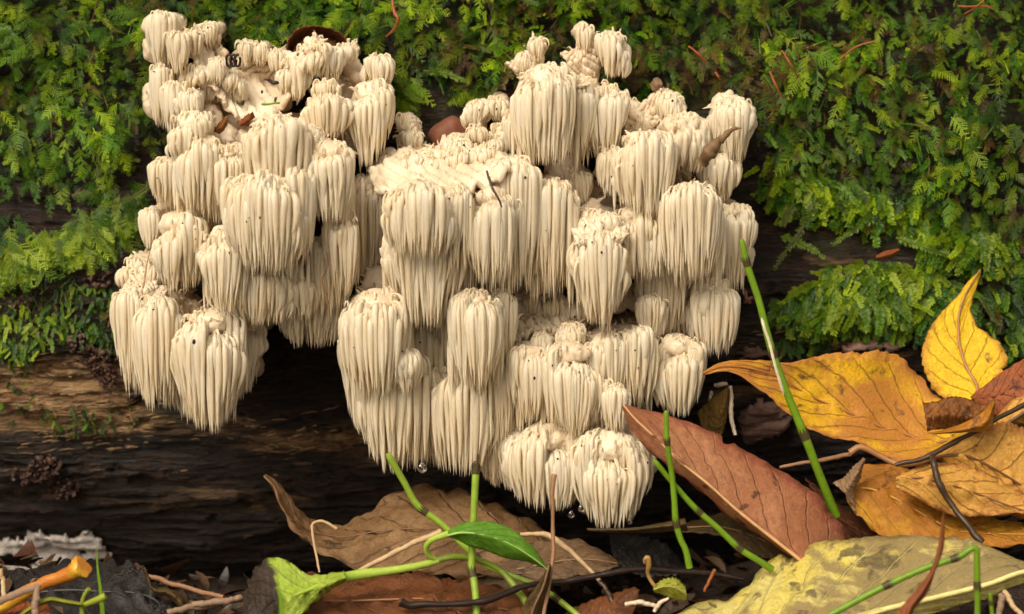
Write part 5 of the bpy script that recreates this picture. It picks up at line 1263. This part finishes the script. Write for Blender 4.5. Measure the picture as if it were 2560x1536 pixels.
crust('crust_fungus', 'pale grey ragged crust fungus on the log base at lower left', 'fungus', [(-60,1362),(0,1352),(50,1340),(98,1321),(130,1324),(158,1319),(185,1328),(210,1318),(259,1331),(262,1348),(282,1359),(273,1382),(250,1392),(240,1408),(200,1406),(160,1408),(105,1405),(60,1415),(20,1424),(-60,1430)], (.58, .50, .46), (.84, .80, .76), holes=.16, seed=3, thick=.0025)
crust('crust_fungus', 'pinkish white crust patch on the log above the orange and yellow leaf', 'fungus', [(2096,862),(2120,848),(2165,840),(2195,818),(2215,815),(2240,830),(2266,850),(2250,868),(2226,880),(2170,874),(2110,880)], (.42, .21, .16), (.62, .46, .40), holes=.35, seed=8)
crust('bark_flake', 'pinkish brown flake on the log below the orange and yellow leaf', 'bark flake', [(1838,1036),(1862,1010),(1896,990),(1940,1000),(1987,1046),(1970,1070),(1938,1095),(1900,1098),(1865,1113),(1845,1080)], (.20, .11, .085), (.30, .18, .14), step=6, seed=12, thick=.006)
crust('bark_flake', 'small rusty flake on the dark wood right of the lowest right tuft edge', 'bark flake', [(1845,715),(1866,722),(1880,748),(1876,768),(1862,760),(1850,735)], (.25, .10, .06), (.36, .19, .13), seed=15)
crust('bark_flake', 'brown crumbly flake between fungus and orange leaf tip', 'bark flake', [(1838,880),(1870,862),(1925,868),(1960,880),(1930,892),(1850,896)], (.10, .055, .04), (.20, .11, .08), seed=16, holes=.2)

def crumbs(name, label, spots, c, seed):
    rs = np.random.default_rng(seed); iv, iF = ico(1); mb = MB()
    for cx, cy, rx, ry, n in spots:
        for _ in range(n):
            a, r = rs.uniform(0, 6.28), math.sqrt(rs.random()); x, an = log_hit(np.array([cx + rx * r * math.cos(a)]), np.array([cy + ry * r * math.sin(a)])); n_, d_ = log_frame(x, an)
            p = log_pt(x, an, 0)[0] + n_[0] * rs.uniform(-.0005, .007) * (1 - r * .8); s = rs.uniform(2, 8) * S
            V = iv * s * rs.uniform(.35, 1.6, 3); V = V @ np.array(Matrix.Rotation(rs.uniform(0, 6), 3, 'Y') @ Matrix.Rotation(rs.uniform(0, 6), 3, 'X')).T; V = V * (1 + .6 * vnoise(V[:, 0] * 900 + _, V[:, 1] * 900, V[:, 2] * 900))[:, None]
            mb.add(V + p, iF)
    o = mb.build(name, plain_leaf(name + '_skin', c, 0, .5), None); return tag(o, label, 'wood crumbs', kind='stuff')
crumbs('wood_crumbs', 'dark reddish crumbly clump on the log at lower left', [(116, 1150, 46, 34, 150), (165, 1205, 40, 28, 100), (70, 1165, 30, 20, 40)], (.055, .028, .020), 1)
crumbs('wood_crumbs', 'purple brown crumbs on the log left of the lowest left tufts', [(205, 850, 30, 30, 70), (250, 890, 45, 30, 80), (270, 930, 35, 20, 40), (250, 700, 50, 20, 40), (60, 750, 30, 16, 30)], (.075, .038, .030), 2)

def lump(name, label, cat, c, r, mat, seed=0, amp=.35, parent=None, sub=3):
    iv, iF = ico(sub); V = iv * np.asarray(r) * S; V = V * (1 + amp * fbm(iv[:, 0] * 1.6 + seed, iv[:, 1] * 1.6, iv[:, 2] * 1.6, 4))[:, None]
    o = obj(name, mesh_from(name, V, iF), mat, parent); o.location = c; return tag(o, label, cat) if label else o
M_RUSTB = plain_leaf('rusty_bark', (.17, .062, .036), 0, .6)
lump('bark_lump', 'rusty brown bark lump between the two fungus clusters', 'bark', at(1128, 338, .022), (50, 40, 46), M_RUSTB, 3)
lump('bark_lump', 'dark bark lump behind the hollow of the right cluster', 'bark', at(1605, 295, .030), (30, 25, 26), M_TWIG, 5)
rod('wood_chip', 'splintered brown wood chip stuck in the right cluster', 'wood chip', [(1760,402,-.030),(1775,382,-.034),(1800,352,-.036),(1822,330,-.036),(1852,320,-.036)], (16, 17, 12, 8, 2), plain_leaf('splinter', (.16, .095, .045), 0, .6), n=24, sides=6, rough=.3)
# the black coil: a curled millipede-like droplet of droppings on the left cluster
ct = thing('black_coil', at(582, 151, -.010), 'shiny black coiled dropping on the left fungus cluster', 'droppings')
for k, (dx, ph) in enumerate(((-9, 0), (2, .5), (12, 1.0))):
    th = np.linspace(0, 2 * math.pi * .94, 26) + ph; og = at(582, 151, -.010)
    P = np.stack([np.cos(th) * 7 * S + dx * S, np.full(26, -.0006 * k), np.sin(th) * 14 * S], -1) + np.array([0, 0, 0])
    mb = MB(); mb.tube(P, 3.6 * S, 6); mb.build('coil_ring', M_TWIG, ct)

t = NT('water'); t.set(Base_Color=(1, 1, 1), Roughness=0.0, IOR=1.333, Transmission_Weight=1.0); M_WATER = t.m
for px, py, r, y, lab in ((1056, 1172, 11, -.038, 'clear water drop hanging from the middle cluster spines'), (1428, 1288, 8, -.044, 'water drop on the left side of the lowest spines'), (1453, 1273, 8, -.048, 'water drop among the lowest spines nearest the stalk'), (1575, 1305, 6, -.052, 'tiny water drop at the right end of the lowest spines')):
    iv, iF = ico(3); V = iv * r * S; V[:, 2] *= np.where(V[:, 2] > 0, 1.35, 1.0); V[:, :2] *= (1 - .25 * np.clip(V[:, 2] / (r * S), 0, 1))[:, None]
    o = obj('water_drop', mesh_from('water_drop', V, iF), M_WATER); o.location = at(px, py, y); tag(o, lab, 'water drop', 'water drops on the spine tips')

# dark specks of dirt resting on the spines and flesh
mb = MB(); iv, iF = ico(1); front = [s for s in SPINES if s[0] > -5]
for _ in range(170):
    rg = random.choice(front)[2]; k = random.choice((2, 3, 4, 4, 5, 6, 7)); q = rg[k][np.argmin(rg[k][:, 1])]
    mb.add(iv * np.array([random.uniform(1.2, 3.4), 1.2, random.uniform(1.2, 4.0)]) * S + q + (0, -.0002, 0), iF)
for px, py, y, r in ((485, 855, -.052, 7), (650, 545, -.070, 4), (1336, 946, -.045, 5), (705, 225, .0, 5), (690, 250, .0, 8), (607, 258, .0, 7), (655, 230, .0, 5), (1478, 392, .0, 7), (1340, 690, -.03, 4)):
    mb.add(iv * np.array([r * .7, 2.5, r]) * S + at(px, py, y - .004), iF)
o = mb.build('dirt_specks', plain_leaf('dirt', (.018, .012, .009), 0, .5), None); tag(o, 'tiny dark dirt specks sprinkled over the white fungus', 'dirt', kind='stuff')

# ---------------------------------------------------------------- loose litter on the soil
def litter():
    rs = np.random.default_rng(9); V, F, C, off = [], [], [], 0
    pal = np.array([(.05, .026, .014), (.09, .045, .020), (.14, .065, .026), (.03, .018, .012), (.18, .10, .05), (.10, .035, .016), (.23, .15, .085)])
    def put(P, Q, c):
        nonlocal off
        V.append(P); F.extend([tuple(i + off for i in f) for f in Q]); C.extend([c] * len(P)); off += len(P)
    for _ in range(2600):
        x = rs.uniform(-.30, .30); y = rs.uniform(-.20, .095); L = rs.uniform(.002, .009) * (1.6 if rs.random() < .12 else 1); w = L * rs.uniform(.25, .55)
        if y > .015 and x < .03: continue
        a = rs.uniform(0, 6.28); ti = rs.normal(0, .35); z = float(ground_h(x, y)) + rs.uniform(.0005, .006)
        u = np.linspace(-1, 1, 5); cv = rs.uniform(-.4, .4)
        P = []
        for uu in u:
            ww = w * (1 - uu * uu * .85)
            for vv in (-1, 0, 1): P.append((uu * L, vv * ww, cv * L * uu * uu + .25 * w * abs(vv) * rs.uniform(.3, 1)))
        P = np.array(P); R = np.array(Matrix.Rotation(a, 3, 'Z') @ Matrix.Rotation(ti, 3, 'Y') @ Matrix.Rotation(rs.normal(0, .4), 3, 'X'))
        Q = [(i*3 + j, (i+1)*3 + j, (i+1)*3 + j + 1, i*3 + j + 1) for i in range(4) for j in range(2)]
        put(P @ R.T + (x, y, z), Q, pal[rs.integers(0, len(pal))] * rs.uniform(.2, .75))
    me = mesh_from('leaf_litter', np.concatenate(V), F)
    ca = me.color_attributes.new('leaf_colour', 'FLOAT_COLOR', 'POINT'); ca.data.foreach_set('color', np.concatenate([np.array(C), np.ones((len(C), 1))], 1).astype(np.float32).ravel())
    t = NT('litter'); c = t.new('ShaderNodeAttribute', attribute_name='leaf_colour').outputs['Color']; n = t.noise(t.coord(), 260, 5, .65)
    t.set(Base_Color=t.mix(n, t.mix(1.0, c, (.5, .5, .5), 'MULTIPLY'), t.mix(1.0, c, (1.4, 1.4, 1.4), 'MULTIPLY')), Roughness=.45); t.bump(n, .0008, .8)
    tag(obj('leaf_litter', me, t.m), 'small broken brown leaf bits covering the soil', 'leaf litter', kind='stuff')
litter()
